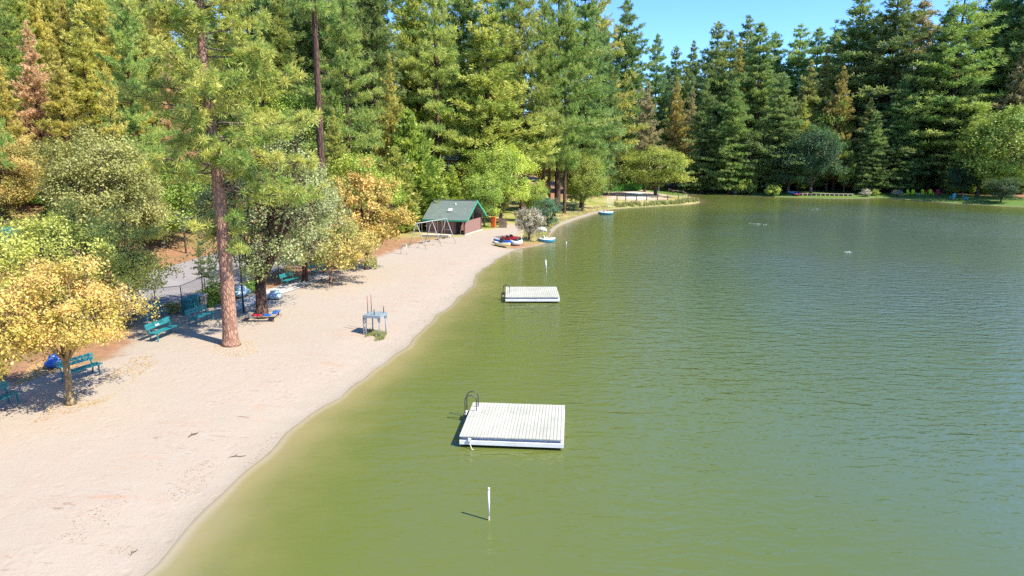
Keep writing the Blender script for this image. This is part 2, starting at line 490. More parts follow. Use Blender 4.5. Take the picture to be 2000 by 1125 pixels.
def ground_material():
    t = NT('ground_cover')
    pos = t.pos()
    sd = t.attr('sd'); ssd = t.attr('sand_sd'); csd = t.attr('court_sd')
    sep = t.n('ShaderNodeSeparateXYZ'); t.l(pos, sep.inputs[0])
    n_big = t.noise(.22, 4, .6, pos); n_mid = t.noise(1.3, 5, .65, pos); n_fine = t.noise(9, 4, .7, pos); n_grain = t.noise(42, 2, .6, pos)
    # sand
    sand = t.mix(t.rng(n_big, .35, .68), (.36, .303, .236), (.375, .297, .23))
    sand = t.mix(t.rng(n_mid, .3, .75, 0, .45), sand, (.375, .335, .275))
    sand = t.mix(t.rng(n_fine, .5, .75, 0, .4), sand, (.30, .25, .205))
    sand = t.mix(t.rng(n_grain, .52, .78, 0, .3), sand, (.29, .24, .198))
    # rusty leaf litter washed in streaks near the waterline
    sv = t.mapv(pos, (.35, 1.7, 1), (0, 0, R(-14)))
    st = t.noise(.9, 7, .72, sv, .6)
    band = t.math('MULTIPLY', t.rng(sd, .6, 1.6), t.rng(sd, 3.0, 6.0, 1, 0))
    streak = t.math('MULTIPLY', band, t.rng(st, .54, .70, 0, .5))
    sand = t.mix(streak, sand, (.40, .215, .13))
    st2 = t.noise(2.2, 8, .75, sv, 1.0)
    dark = t.math('MULTIPLY', t.math('MULTIPLY', band, t.rng(st2, .565, .65)), t.rng(n_mid, .42, .6))
    sand = t.mix(t.math('MULTIPLY', dark, .8), sand, (.17, .10, .06))
    # wet edge
    wet = t.rng(t.math('ADD', sd, t.math('MULTIPLY', t.math('SUBTRACT', n_mid, .5), .7)), .04, .34, 1, 0)
    sand = t.mix(t.math('MULTIPLY', wet, .42), sand, (.26, .21, .145))
    damp = t.rng(t.math('ADD', sd, t.math('MULTIPLY', n_mid, 1.8)), 1.1, 2.3, 1, 0)
    sand = t.mix(t.math('MULTIPLY', damp, .55), sand, (.31, .268, .208))
    bed = t.rng(sd, -2.2, -.1, 1, 0)
    sand = t.mix(bed, sand, (.28, .24, .10))
    # pine needle litter
    lit = t.mix(t.rng(n_mid, .3, .7), (.36, .19, .10), (.25, .14, .08))
    lit = t.mix(t.rng(n_fine, .5, .75, 0, .6), lit, (.17, .11, .06))
    lit = t.mix(t.rng(n_big, .5, .72, 0, .7), lit, (.14, .16, .045))
    # grass and dry grass
    gr = t.mix(t.rng(n_big, .35, .65), (.22, .25, .05), (.42, .35, .15))
    gr = t.mix(t.rng(n_fine, .4, .8, 0, .55), gr, (.13, .16, .035))
    far = t.math('MAXIMUM', t.rng(sep.outputs[1], 150, 162), t.rng(sep.outputs[0], 44, 54))
    lawn = t.mix(t.rng(n_fine, .35, .75), (.08, .15, .03), (.15, .21, .05))
    gr = t.mix(far, gr, lawn)
    # which cover where
    near_far = t.rng(sep.outputs[1], 72, 80)
    gmask = t.math('MULTIPLY', near_far, t.rng(t.math('ADD', sd, t.math('MULTIPLY', n_mid, 3.0)), 15, 21, 1, 0))
    col = t.mix(gmask, lit, gr)
    smask = t.rng(t.math('ADD', ssd, t.math('MULTIPLY', t.math('SUBTRACT', n_mid, .5), 2.4)), -.5, .6, 1, 0)
    under = t.rng(sd, .0, .5, 1, 0)
    smask = t.math('MAXIMUM', smask, under)
    col = t.mix(smask, col, sand)
    cm = t.rng(t.math('ADD', csd, t.math('MULTIPLY', n_mid, 1.6)), -.6, 2.0, 1, 0)
    col = t.mix(cm, col, (.46, .36, .26))
    cm2 = t.rng(csd, -5.0, -2.6, 1, 0)
    col = t.mix(cm2, col, (.60, .58, .54))
    h = t.math('ADD', t.math('MULTIPLY', n_fine, .7), t.math('MULTIPLY', n_grain, .3))
    rough = t.rng(sd, .0, .6, .35, .95)
    # footprints: dimples
    vo = t.n('ShaderNodeTexVoronoi'); vo.inputs['Scale'].default_value = 2.6; t.l(pos, vo.inputs['Vector'])
    foot = t.rng(vo.outputs[0], .1, .42)
    hh = t.math('ADD', t.math('MULTIPLY', t.math('MULTIPLY', foot, t.rng(n_big, .42, .6)), .5), h)
    t.principled(col, rough, t.bump(hh, .5, .07), .15)
    return t.m

def add_attr(me, name, vals):
    a = me.attributes.new(name, 'FLOAT', 'POINT')
    a.data.foreach_set('value', np.ascontiguousarray(vals, dtype=np.float32))

me = np_mesh('ground', np.stack([GX.ravel(), GY.ravel(), GZ], 1), quads, ground_material(), smooth=True)
add_attr(me, 'sd', SD); add_attr(me, 'sand_sd', sand_sd); add_attr(me, 'court_sd', court_sd)
tag(link_mesh('ground', me), kind='structure')

# ------------------------------------------------------------------ water
WAVE = .23
def water_material():
    t = NT('lake_water')
    pos = t.pos()
    dep = t.attr('depth')
    n_big = t.noise(.05, 3, .5, pos); n_mid = t.noise(.35, 3, .5, pos)
    shallow = t.rng(t.math('ADD', dep, t.math('MULTIPLY', n_mid, .2)), .08, .5)
    col0 = t.rng(dep, 0, .06)
    deep = t.rng(t.math('ADD', dep, t.math('MULTIPLY', n_big, .6)), .7, 2.3)
    col = t.mix(shallow, (.27, .225, .10), (.112, .136, .03))
    col = t.mix(deep, col, (.074, .112, .035))
    col = t.mix(col0, (.35, .295, .19), col)
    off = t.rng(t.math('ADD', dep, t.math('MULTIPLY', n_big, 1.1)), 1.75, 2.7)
    col = t.mix(off, col, (.092, .134, .098))  # sky sheen painted into the offshore water as a paler blue-grey tint
    # wind ripples: slopes from finite differences of one height field
    def height(p):
        a = t.noise(1.25, 3, .55, t.mapv(p, (.5, 1.5, 1), (0, 0, R(10))), .5)
        b = t.noise(2.9, 3, .6, t.mapv(p, (.6, 1.3, 1), (0, 0, R(-18))), .5)
        return t.math('ADD', t.math('MULTIPLY', a, .62), t.math('MULTIPLY', b, .40))
    def shift(dx, dy):
        nd = t.n('ShaderNodeVectorMath', operation='ADD'); t.l(pos, nd.inputs[0]); nd.inputs[1].default_value = (dx, dy, 0)
        return nd.outputs[0]
    EPS = .07
    h0 = height(pos); hx = height(shift(EPS, 0)); hy = height(shift(0, EPS))
    amp = t.math('MULTIPLY', t.rng(t.noise(.03, 3, .55, t.mapv(pos, (1, .6, 1))), .34, .64, .35, 1.15), WAVE / EPS)
    amp = t.math('MULTIPLY', amp, t.rng(dep, 0, .5, .25, 1))
    sx = t.math('MULTIPLY', t.math('SUBTRACT', h0, hx), amp); sy = t.math('MULTIPLY', t.math('SUBTRACT', h0, hy), amp)
    cb = t.n('ShaderNodeCombineXYZ'); t.l(sx, cb.inputs[0]); t.l(sy, cb.inputs[1]); cb.inputs[2].default_value = 1
    nm = t.n('ShaderNodeVectorMath', operation='NORMALIZE'); t.l(cb.outputs[0], nm.inputs[0])
    nrm = nm.outputs[0]
    d = t.n('ShaderNodeBsdfDiffuse'); t.l(col, d.inputs[0])
    tp = t.n('ShaderNodeBsdfTransparent')
    cl = t.rng(dep, -.004, .02, .6, 1)
    m1 = t.n('ShaderNodeMixShader'); t.l(cl, m1.inputs[0]); t.l(tp.outputs[0], m1.inputs[1]); t.l(d.outputs[0], m1.inputs[2])
    g = t.n('ShaderNodeBsdfGlossy'); g.inputs['Roughness'].default_value = .13; t.l(nrm, g.inputs['Normal'])
    fr = t.n('ShaderNodeFresnel'); fr.inputs['IOR'].default_value = 1.45; t.l(nrm, fr.inputs['Normal'])
    m2 = t.n('ShaderNodeMixShader'); t.l(fr.outputs[0], m2.inputs[0]); t.l(m1.outputs[0], m2.inputs[1]); t.l(g.outputs[0], m2.inputs[2])
    t.l(m2.outputs[0], t.out.inputs[0])
    return t.m

keep_v = (SD < 2.0) & (GX.ravel() > -60) & (GX.ravel() < 150) & (GY.ravel() > -90) & (GY.ravel() < 190)
qk = quads[keep_v[quads].any(1) & (SD[quads] < 3.5).all(1)]
used, inv = np.unique(qk.ravel(), return_inverse=True)
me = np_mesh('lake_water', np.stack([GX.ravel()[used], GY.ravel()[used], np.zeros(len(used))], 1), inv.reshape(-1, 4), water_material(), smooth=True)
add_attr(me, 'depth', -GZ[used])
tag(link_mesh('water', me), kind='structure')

# ------------------------------------------------------------------ road and path
def asphalt():
    t = NT('asphalt')
    p = t.pos()
    c = t.mix(t.rng(t.noise(.5, 4, .6, p), .3, .7), (.24, .22, .215), (.30, .275, .26))
    c = t.mix(t.rng(t.noise(30, 2, .6, p), .4, .8, 0, .4), c, (.19, .18, .18))
    t.principled(c, .9, t.bump(t.noise(60, 2, .6, p), .3, .01), .2)
    return t.m
M['asphalt'] = asphalt()

def ribbon(name, pts, width, mat, lift, kerb=0):
    pts = [Vector(p) for p in pts]
    dense = []
    for i in range(len(pts) - 1):
        n = max(2, int((pts[i + 1] - pts[i]).length / .8))
        for k in range(n): dense.append(pts[i].lerp(pts[i + 1], k / n))
    dense.append(pts[-1])
    nw = max(4, int(width / .6))
    V = []; Fq = []
    for i, p in enumerate(dense):
        d = (dense[min(i + 1, len(dense) - 1)] - dense[max(i - 1, 0)]); d.z = 0; d.normalize()
        s = Vector((-d.y, d.x, 0))
        for k in range(nw + 1):
            q = p + s * (k / nw - .5) * width
            V.append((q.x, q.y, h1(q.x, q.y) + lift))
    for i in range(len(dense) - 1):
        for k in range(nw):
            a = i * (nw + 1) + k
            Fq.append((a, a + nw + 1, a + nw + 2, a + 1))
    b = MB(); b.v = V; b.f = Fq
    o = b.build(name, mat, smooth=True)
    return tag(o, kind='structure')

road_pts = [G(-250, 690), G(60, 622), G(240, 582), G(340, 553), G(430, 526), G(500, 504), G(570, 484), G(650, 467)]
road_pts = [Vector((p.x, p.y, 0)) for p in road_pts]
ribbon('road', road_pts, 9.0, M['asphalt'], .05)
ribbon('path', [Vector((*G(440, 606)[:2], 0)), Vector((*G(490, 588)[:2], 0)), Vector((*G(545, 568)[:2], 0)), Vector((*G(640, 535)[:2], 0))], 1.6, M['concrete'], .04)

# ------------------------------------------------------------------ foliage generators
def unit(n):
    v = rng.normal(size=(n, 3)); return v / np.linalg.norm(v, axis=1, keepdims=True)

def blades(C, A, n, length, width, spread, jitter, tints, tvar=.15, ls=None):
    """diamond-shaped blades radiating from every clump centre C along axis A"""
    m = len(C)
    C = np.repeat(C, n, 0); A = np.repeat(A, n, 0); T = np.repeat(tints, n)
    k = m * n
    D = A + unit(k) * spread
    D /= np.linalg.norm(D, axis=1, keepdims=True) + 1e-9
    S = np.cross(D, unit(k)); S /= np.linalg.norm(S, axis=1, keepdims=True) + 1e-9
    Ln = length * rng.uniform(.6, 1.25, (k, 1)) * (1 if ls is None else np.repeat(ls, n)[:, None]); W = width * rng.uniform(.7, 1.3, (k, 1)) * .5
    B = C + unit(k) * jitter * rng.uniform(0, 1, (k, 1))
    mid = B + D * Ln * .5
    V = np.stack([B, mid + S * W, B + D * Ln, mid - S * W], 1).reshape(-1, 3)
    Fq = np.arange(k * 4).reshape(-1, 4)
    return V, Fq, np.clip(T + rng.normal(0, tvar, k), 0, 1)

def conifer(seed, H, Rr, base=.18, levels=34, per=5, droop=-.15, shape=.85, blade=(10, .75, .2, .55, .25), spacing=.8, trunk_r=.35, ragged=.25, lean=0.0, bark='bark_brown', gap=0.0, stubs=6):
    global rng
    rng = np.random.default_rng(seed)
    mb = MB()
    ph = rng.uniform(0, 6)
    def axis_at(z): return np.array([math.sin(z * .13 + ph) * .12 * (z / H) + lean * z, math.cos(z * .11 + ph) * .12 * (z / H), z])
    zs = [0, .25, .8] + list(np.linspace(2, H * .97, 12))
    mb.tube([axis_at(z) for z in zs], [trunk_r * (1.45 if z == 0 else 1.18 if z < .5 else 1) * (1 - .93 * (z / H) ** 1.1) for z in zs], 9)
    for k in range(stubs):                    # dead lower limbs
        zz = H * rng.uniform(.06, max(.1, base)); az = rng.uniform(0, 6.283); ln = rng.uniform(.5, 2.3)
        d = np.array([math.cos(az), math.sin(az), rng.uniform(-.45, .15)])
        mb.tube([axis_at(zz), axis_at(zz) + d * ln * .55, axis_at(zz) + d * ln + np.array([0, 0, -.1 * ln])], [.035, .022, .006], 3, False)
    C = []; A = []; T = []; LS = []
    for i in range(levels):
        t = (i + rng.uniform(-.4, .4)) / levels
        t = min(max(t, 0), .995)
        z0 = H * (base + (1 - base) * t)
        prof = ((1 - t) ** shape) * min(1, .55 + t * 3.2) * (1 + .10 * math.sin(t * 19 + ph))
        nb = per if t < .75 else max(3, per - 1)
        if rng.uniform() < gap: nb = max(1, nb - 3)
        az0 = rng.uniform(0, 6.28)
        for b in range(nb):
            az = az0 + b * 6.283 / nb + rng.normal(0, .3)
            Lb = Rr * prof * (1 + rng.normal(0, ragged))
            Lb = max(Lb, .14)
            el = droop + .75 * t + rng.normal(0, .12)
            d = np.array([math.cos(az) * math.cos(el), math.sin(az) * math.cos(el), math.sin(el)])
            p0 = axis_at(min(H * .985, z0 + rng.uniform(-.5, .5) * H * .9 / levels * (1 - t)))
            sag = .06 * Lb
            def bp(s): return p0 + d * Lb * s + np.array([0, 0, sag * (s * s * 2 - s * 1.5)])
            if Lb > .8:
                mb.tube([bp(0), bp(.5), bp(.95)], [.018 * Lb + .012, .011 * Lb + .008, .006], 3, False)
            nc = max(1, int(Lb / spacing))
            side = np.array([-math.sin(az), math.cos(az), 0])
            tt = rng.uniform(.1, .9)
            for s in np.linspace(.3 if Lb > 1.4 else .5, 1, nc + 1):
                w = Lb * .26 * math.sin(min(1, s * 1.02) * 2.6)
                for q in range(2 if s < .93 else 1):
                    off = rng.uniform(-1, 1) * w
                    C.append(bp(s) + side * off + np.array([0, 0, rng.uniform(-.12, .22)]))
                    a = d * .8 + side * np.sign(off) * .5 + np.array([0, 0, .25])
                    A.append(a / np.linalg.norm(a))
                    T.append(min(max(tt + rng.normal(0, .18), 0), 1)); LS.append(min(1, .38 + .3 * Lb))
    C.append(axis_at(H * .985)); A.append(np.array([0, 0, 2.5])); T.append(.6); LS.append(.9)
    V, Fq, tv = blades(np.array(C), np.array(A), blade[0], blade[1], blade[2], blade[3], blade[4], np.array(T), .15, np.array(LS))
    trunk = MB.build(mb, 'trunk', M[bark], smooth=True)
    return trunk, V, Fq, tv

def rough_sphere_dirs(n):
    i = np.arange(n) + .5
    ph = np.arccos(1 - 2 * i / n); th = math.pi * (1 + 5 ** .5) * i
    return np.stack([np.cos(th) * np.sin(ph), np.sin(th) * np.sin(ph), np.cos(ph)], 1)

def broadleaf(seed, H, Rr, trunk_h=.3, nblob=34, leaves=170, leaf=.26, trunk_r=.2, squash=1.0, blob=.36, forks=5, bark='bark_grey', twig=True, tw=.07, droop=0.0, updir=.0, leafw=.62):
    global rng
    rng = np.random.default_rng(seed)
    cz = H * (trunk_h + (1 - trunk_h) * .52); rz = H * (1 - trunk_h) * .52 * squash
    dirs = rough_sphere_dirs(nblob)
    dirs = dirs + rng.normal(0, .16, dirs.shape)
    rad = rng.uniform(.5, 1.0, (nblob, 1)) ** .6
    cen = dirs * rad * np.array([[Rr * .82, Rr * .82, rz * .82]]) + np.array([[0, 0, cz]])
    cen[:, 2] -= droop * (np.hypot(cen[:, 0], cen[:, 1]) / Rr) ** 2 * rz
    mb = MB()
    fz = H * trunk_h * .85
    mb.tube([(0, 0, 0), (0.01, 0, .15), (.02, .02, fz * .5), (.04, -.02, fz)], [trunk_r * 1.6, trunk_r * 1.12, trunk_r * .95, trunk_r * .85], 10)
    # limbs
    limbs = []
    for k in range(forks):
        a = 6.283 * k / forks + rng.normal(0, .3)
        tip = np.array([math.cos(a) * Rr * .42, math.sin(a) * Rr * .42, cz + rng.uniform(-.1, .35) * rz])
        p0 = np.array([.03, -.01, fz - .05])
        m1 = p0 + (tip - p0) * .45 + np.array([math.cos(a), math.sin(a), .2]) * Rr * .06
        mb.tube([p0, m1, tip], [trunk_r * .62, trunk_r * .42, trunk_r * .22], 6)
        limbs.append((m1, tip))
    for c in cen:
        best = min(limbs, key=lambda l: np.linalg.norm(c - l[1]))
        st = best[1] * .55 + best[0] * .45 if rng.uniform() < .5 else best[1]
        mid = st + (c - st) * .5 + rng.normal(0, .08 * Rr, 3)
        mb.tube([st, mid, c, c + (c - mid) * .35], [trunk_r * .2, trunk_r * .12, trunk_r * .06, .008], 4, False)
        if twig:
            for q in range(3):
                e = c + unit(1)[0] * blob * Rr * .95
                mb.tube([mid, (mid + e) / 2 + rng.normal(0, .05 * Rr, 3), e], [trunk_r * tw, trunk_r * tw * .7, .006], 3, False)
    br = blob * Rr * rng.uniform(.65, 1.25, nblob)
    n = leaves
    k = nblob * n
    U = unit(k)
    rr = rng.uniform(0, 1, (k, 1)) ** .42
    nz = 1 + .35 * np.sin(U[:, :1] * 5 + np.repeat(np.arange(nblob), n)[:, None]) 
    Cn = np.repeat(cen, n, 0) + U * rr * np.repeat(br, n)[:, None] * nz * np.array([[1, 1, .72]])
    out = Cn - np.array([[0, 0, cz - .3 * rz]]); out /= np.linalg.norm(out, axis=1, keepdims=True) + 1e-9
    Nn = out * .5 + np.array([[0, 0, .45 + updir]]) + unit(k) * .75
    Nn /= np.linalg.norm(Nn, axis=1, keepdims=True)
    D = np.cross(Nn, unit(k)); D /= np.linalg.norm(D, axis=1, keepdims=True) + 1e-9
    S = np.cross(Nn, D)
    Ln = leaf * rng.uniform(.45, 1.55, (k, 1)); W = Ln * leafw * .5
    V = np.stack([Cn - D * Ln * .5, Cn + S * W + D * Ln * .05, Cn + D * Ln * .5, Cn - S * W + D * Ln * .05], 1).reshape(-1, 3)
    Fq = np.arange(k * 4).reshape(-1, 4)
    tb = rng.uniform(.1, .9, nblob)
    tv = np.clip(np.repeat(tb, n) + rng.normal(0, .2, k), 0, 1)
    trunk = mb.build('trunk', M[bark], smooth=True)
    return trunk, V, Fq, tv

PROTO = {}
def register(key, H, Rr, res, leafkey):
    trunk, V, Fq, tv = res
    me = np_mesh('crown', V, Fq, L[leafkey], tv)
    tm = trunk.data
    bpy.data.objects.remove(trunk)
    PROTO[key] = (H, Rr, tm, me)

NB = (11, .85, .2, .6, .3)
for i in range(3):
    register('pine%d' % i, 32, 4.6, conifer(100 + i, 32, 5.0, .22, 34, 5, -.08, .72, (22, .58, .075, 1.3, .12), .47, .42, .34, gap=.25), 'pine')
for i in range(3):
    register('fir%d' % i, 32, 4.4, conifer(200 + i, 32, 5.6, .07, 40, 7, -.22, .74, (18, .62, .115, .8, .3), .52, .40, .34, gap=.15), 'fir')
for i in range(3):
    register('cedar%d' % i, 24, 3.6, conifer(300 + i, 24, 4.2, .10, 38, 6, -.05, .88, (18, .48, .105, .85, .28), .46, .30, .38, gap=.18), 'cedar')
register('slim0', 22, 2.0, conifer(401, 22, 2.4, .06, 40, 5, -.1, .9, (12, .6, .13, .7, .25), .5, .22, .25), 'gold')
register('slim1', 22, 2.2, conifer(402, 22, 2.2, .42, 26, 4, -.1, .7, (12, .6, .12, .8, .25), .55, .20, .35, gap=.3), 'cedar')
register('baretrunk', 36, 4.2, conifer(403, 36, 4.2, .50, 24, 5, -.05, .6, (20, .6, .07, 1.2, .12), .5, .48, .3, gap=.3, stubs=46), 'pine')
register('young0', 9, 3.0, conifer(404, 9, 3.0, .03, 26, 8, .05, .75, (16, .5, .13, .8, .25), .42, .12, .18), 'cedar_green')
register('broad0', 8, 3.6, broadleaf(500, 8, 3.6, .16, 54, 340, .17, .17, blob=.30), 'green')
register('broad1', 8, 3.4, broadleaf(501, 8, 3.4, .12, 50, 340, .17, .16, squash=1.05, blob=.30), 'green')
register('broad2', 10, 4.2, broadleaf(502, 10, 4.2, .14, 72, 560, .145, .22, blob=.27), 'green')
register('broad3', 11, 3.4, broadleaf(505, 11, 3.4, .12, 46, 380, .19, .2, blob=.28, squash=1.1), 'green')
register('shrub0', 1.6, 1.1, broadleaf(503, 1.6, 1.1, .04, 18, 130, .14, .04, blob=.4, forks=6), 'green')
register('shrub1', 1.3, 1.2, broadleaf(504, 1.3, 1.2, .04, 16, 130, .16, .04, blob=.42, forks=6, leafw=.3), 'green')

TREES = []      # (x, y, radius)
def plant(key, name, x, y, H, label, cat='tree', leaf=None, wide=1.0, rot=None, group=None, z=None, lean=(0, 0)):
    h0, r0, tm, cm = PROTO[key]
    s = H / h0
    zz = h1(x, y) if z is None else z
    e = empty(name, (x, y, zz - .05 * s), random.uniform(0, 6.28) if rot is None else rot)
    e.rotation_euler[0] = lean[0]; e.rotation_euler[1] = lean[1]
    e.scale = (s * wide, s * wide, s)
    link_mesh('trunk', tm, e)
    c = link_mesh('crown', cm, e)
    if leaf:
        c.material_slots[0].link = 'OBJECT'
        c.material_slots[0].material = L[leaf]
    tag(e, label, cat, group)
    TREES.append((x, y, r0 * s * wide))
    return e

KIND = {'pine': 'pine_tree', 'fire': 'fir_tree', 'fir': 'fir_tree', 'ceda': 'cedar_tree', 'slim': 'cedar_tree', 'bare': 'pine_tree', 'youn': 'cedar_tree', 'broa': 'maple_tree', 'shru': 'shrub'}
def kindname(key): return KIND.get(key[:4], KIND.get(key[:3], 'tree'))

def stand(u, Y, vtop, key, label, leaf=None, wide=1.0, group=None, name=None):
    """a tree whose axis meets eye level at photo column u, Y metres out, its tip on row vtop"""
    if Y > 125 and key[:3] in ('fir', 'ced', 'pin'):
        wide *= 1.3 if u > 1380 else 1.0
        if u > 1640 and vtop < 80: vtop -= 25
    if Y <= 125 and key[:3] in ('fir', 'pin'): wide *= .8
    if 700 < u < 1165 and vtop < 45: vtop -= 75
    x = xat(u, Y)
    H = ztop(vtop, Y) - h1(x, Y)
    return plant(key, name or kindname(key), x, Y, H, label, 'shrub' if key.startswith('shrub') else 'tree', leaf, wide, None, group)

# ------------------------------------------------------------------ foreground trees
def special(name, loc, res, leafkey, label, rz=0, cat='tree'):
    trunk, V, Fq, tv = res[:4]
    e = empty(name, loc, rz)
    trunk.parent = e
    if len(res) > 4: res[4].parent = e
    me = np_mesh('crown', V, Fq, L[leafkey], tv)
    link_mesh('crown', me, e)
    tag(e, label, cat)
    TREES.append((loc[0], loc[1], 2.5))
    return e

def shear(kx, ky, z0, res):
    trunk, V, Fq, tv = res
    for q in trunk.data.vertices:
        d = max(0, q.co.z - z0); q.co.x += kx * d; q.co.y += ky * d
    d = np.maximum(0, V[:, 2] - z0); V[:, 0] += kx * d; V[:, 1] += ky * d
    return trunk, V, Fq, tv

def hero_pine():
    """tall ponderosa: bare plated trunk below, long ragged limbs carrying round needle tufts"""
    global rng
    rng = np.random.default_rng(11)
    H = 25.0
    mb = MB()
    def ax(z): return np.array([-.003 * z + .10 * math.sin(z * .3), .06 * math.sin(z * .21 + 1), z])
    zs = [0, .12, .35, .8, 1.6] + list(np.linspace(3, 24, 15))
    rs = [.50, .43, .385, .355, .34] + [.34 - .30 * (z / 24.5) ** 1.25 for z in np.linspace(3, 24, 15)]
    mb.tube([ax(z) for z in zs], rs, 16)
    lm = MB()
    C = []; A = []; T = []
    specs = []
    z = 8.0
    while z < 24:
        t = max(0, (z - 8.0) / 16)
        for k in range(4 if z > 10 else 3):
            az = rng.uniform(0, 6.283) if k < 4 else rng.normal(-1.57, .7)
            Lb = 4.3 * (1 - t) ** .55 * rng.uniform(.6, 1.08)
            specs.append((z + rng.uniform(-.3, .3), az, Lb * (1.1 if math.cos(az) > .2 else .92), -.10 + .65 * t + rng.normal(0, .26)))
        z += .72
    for k in range(15):                      # short low sprigs on the trunk
        specs.append((rng.uniform(4.6, 7.6), rng.uniform(0, 6.283), rng.uniform(.5, 1.9), rng.uniform(-.35, .1)))
    for k in range(60):                      # short needled shoots in front of the stem
        specs.append((rng.uniform(8.5, 22), rng.normal(-1.57, 1.0), rng.uniform(.7, 2.0), rng.uniform(-.3, .5)))
    for zz, az, Lb, el in specs:
        d = np.array([math.cos(az) * math.cos(el), math.sin(az) * math.cos(el), math.sin(el)])
        side = np.array([-math.sin(az), math.cos(az), 0])
        p0 = ax(zz); bend = rng.normal(0, .2)
        def bp(s): return p0 + d * Lb * s + side * bend * Lb * s * s + np.array([0, 0, Lb * (.30 * s ** 3 - .26 * s * s)])
        r0 = .0125 * Lb + .01
        lm.tube([bp(0), bp(.3), bp(.6), bp(.98)], [r0, r0 * .8, r0 * .5, .01], 5, False)
        tt = rng.uniform(.2, .8)
        ns = max(2, int(Lb * 2.5))
        for s in np.linspace(.36 if Lb > 2 else .5, 1.0, ns):
            for q in range(3 if Lb > 2 else 2):
                ln = (.25 + rng.uniform(0, .75) * min(1.0, Lb * .3)) * (1.15 - s * .55)
                sg = rng.choice([-1, 1])
                td = side * sg * rng.uniform(.3, 1) + d * rng.uniform(.3, .9) + np.array([0, 0, rng.uniform(-.5, .95)])
                td /= np.linalg.norm(td)
                e = bp(s) + td * ln
                lm.tube([bp(s), bp(s) + td * ln * .5 + np.array([0, 0, -.03]), e], [.018, .014, .008], 3, False)
                C.append(e); A.append(td * .5 + np.array([0, 0, .35])); T.append(np.clip(tt + rng.normal(0, .3), 0, 1))
    for k in range(26):                      # dead grey twigs
        zz = rng.uniform(6.5, 16); az = rng.uniform(0, 6.28); ln = rng.uniform(.6, 2.2)
        d = np.array([math.cos(az), math.sin(az), rng.uniform(-.3, .1)])
        lm.tube([ax(zz), ax(zz) + d * ln * .6, ax(zz) + d * ln + np.array([0, 0, .15])], [.02, .014, .005], 3, False)
    C.append(ax(24)); A.append(np.array([0, 0, 1.])); T.append(.5)
    V, Fq, tv = blades(np.array(C), np.array(A), 46, .36, .032, 1.7, .03, np.array(T), .2)
    return mb.build('trunk', M['bark_red'], smooth=True), V, Fq, tv, lm.build('limbs', M['bark_grey'], smooth=True)

special('pine_tree', G(450, 674), hero_pine(), 'hero', 'tall pine with thick red plated trunk on the sand, in front of the street lamp')

def place(u, v): return G(u, v)
special('maple_tree', G(138, 789), broadleaf(21, 5.6, 2.85, .36, 84, 360, .088, .135, blob=.21, forks=6, bark='bark_pale', droop=.4, squash=1.05, tw=.16), 'yellow',
        'yellow autumn maple with pale slim trunk beside the nearest green bench')
special('maple_tree', G(-95, 850), broadleaf(22, 5.8, 3.3, .34, 64, 250, .11, .13, blob=.28, forks=5, bark='bark_pale', droop=.4, tw=.16), 'yellow',
        'yellow maple cut off by the left edge of the photo')
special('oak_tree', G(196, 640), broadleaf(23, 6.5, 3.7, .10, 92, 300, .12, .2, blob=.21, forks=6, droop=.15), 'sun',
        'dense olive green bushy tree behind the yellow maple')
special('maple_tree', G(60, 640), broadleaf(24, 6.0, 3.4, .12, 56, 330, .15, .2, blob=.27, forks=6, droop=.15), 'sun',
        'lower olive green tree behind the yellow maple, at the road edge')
special('poplar_tree', G(512, 619), shear(.17, -.10, 2.4, broadleaf(25, 10.6, 4.7, .22, 110, 230, .12, .33, blob=.20, forks=7, droop=.28, bark='bark_brown')), 'silver',
        'silver leaved poplar with dark forked trunk standing in a wooden bench box')
special('poplar_tree', G(596, 549), broadleaf(26, 8.8, 3.5, .2, 84, 260, .125, .2, blob=.21, forks=6, droop=.25, bark='bark_brown'), 'silver',
        'paler silver poplar between the big poplar and the orange maple')
special('maple_tree', G(646, 553), broadleaf(27, 5.4, 3.9, .22, 76, 210, .14, .11, blob=.20, forks=6, droop=.55, bark='bark_red'), 'mixed',
        'small drooping tree turning green to orange above the far green bench')
special('maple_tree', G(716, 526), broadleaf(28, 8.6, 3.5, .14, 90, 190, .18, .16, blob=.21, forks=6, droop=.25, bark='bark_brown'), 'orange',
        'orange autumn maple left of the swing set')
special('willow_tree', G(1033, 470), broadleaf(29, 4.0, 2.0, .16, 54, 190, .14, .13, blob=.24, forks=7, droop=.1, bark='bark_brown', leafw=.4), 'grey',
        'small grey green willow on the point beside the beached boats')
for u, v, hh in ((398, 590, 3.9), (416, 585, 3.1)):
    p = G(u, v)
    plant('slim1', 'pine_sapling', p.x, p.y, hh, 'taller thin pine sapling behind the green bins' if hh > 3.5 else 'shorter thin pine sapling behind the green bins', leaf='pine', wide=1.1, cat='sapling')

# hillside left of the beach, nearest rank first
S = stand
S(190, 54, 236, 'broad2', 'greyish olive domed oak on the slope above the road', 'olive', 1.0, name='oak_tree')
S(70, 50, 420, 'broad0', 'low mid green oak above the road at the left edge', 'green', 1.1, name='oak_tree')
S(105, 56, 368, 'broad1', 'vivid green leafy bush tree below the domed oak', 'vivid', .9)
S(-10, 57, 250, 'broad2', 'rusty yellow broadleaf tree at the left edge of the wood', 'mixed', .9, name='oak_tree')
S(20, 62, 130, 'cedar0', 'yellow green cedar by the left edge with a ragged top', 'cedar')
S(82, 68, 38, 'cedar1', 'cedar with dried orange crown at the upper left', 'dead', .85)
S(130, 66, 95, 'cedar2', 'yellow green cedar right of the dried orange cedar', 'cedar')
S(222, 61, 128, 'slim1', 'pole thin conifer with bare brown stem above the domed oak', 'cedar', .8)
S(182, 74, 16, 'cedar0', 'tall lime tinted cedar between the dried cedar and the thin pole conifer', 'cedar', 1.1)
S(245, 78, 4, 'cedar1', 'tall pale cedar directly behind the thin pole conifer', 'cedar', 1.1)
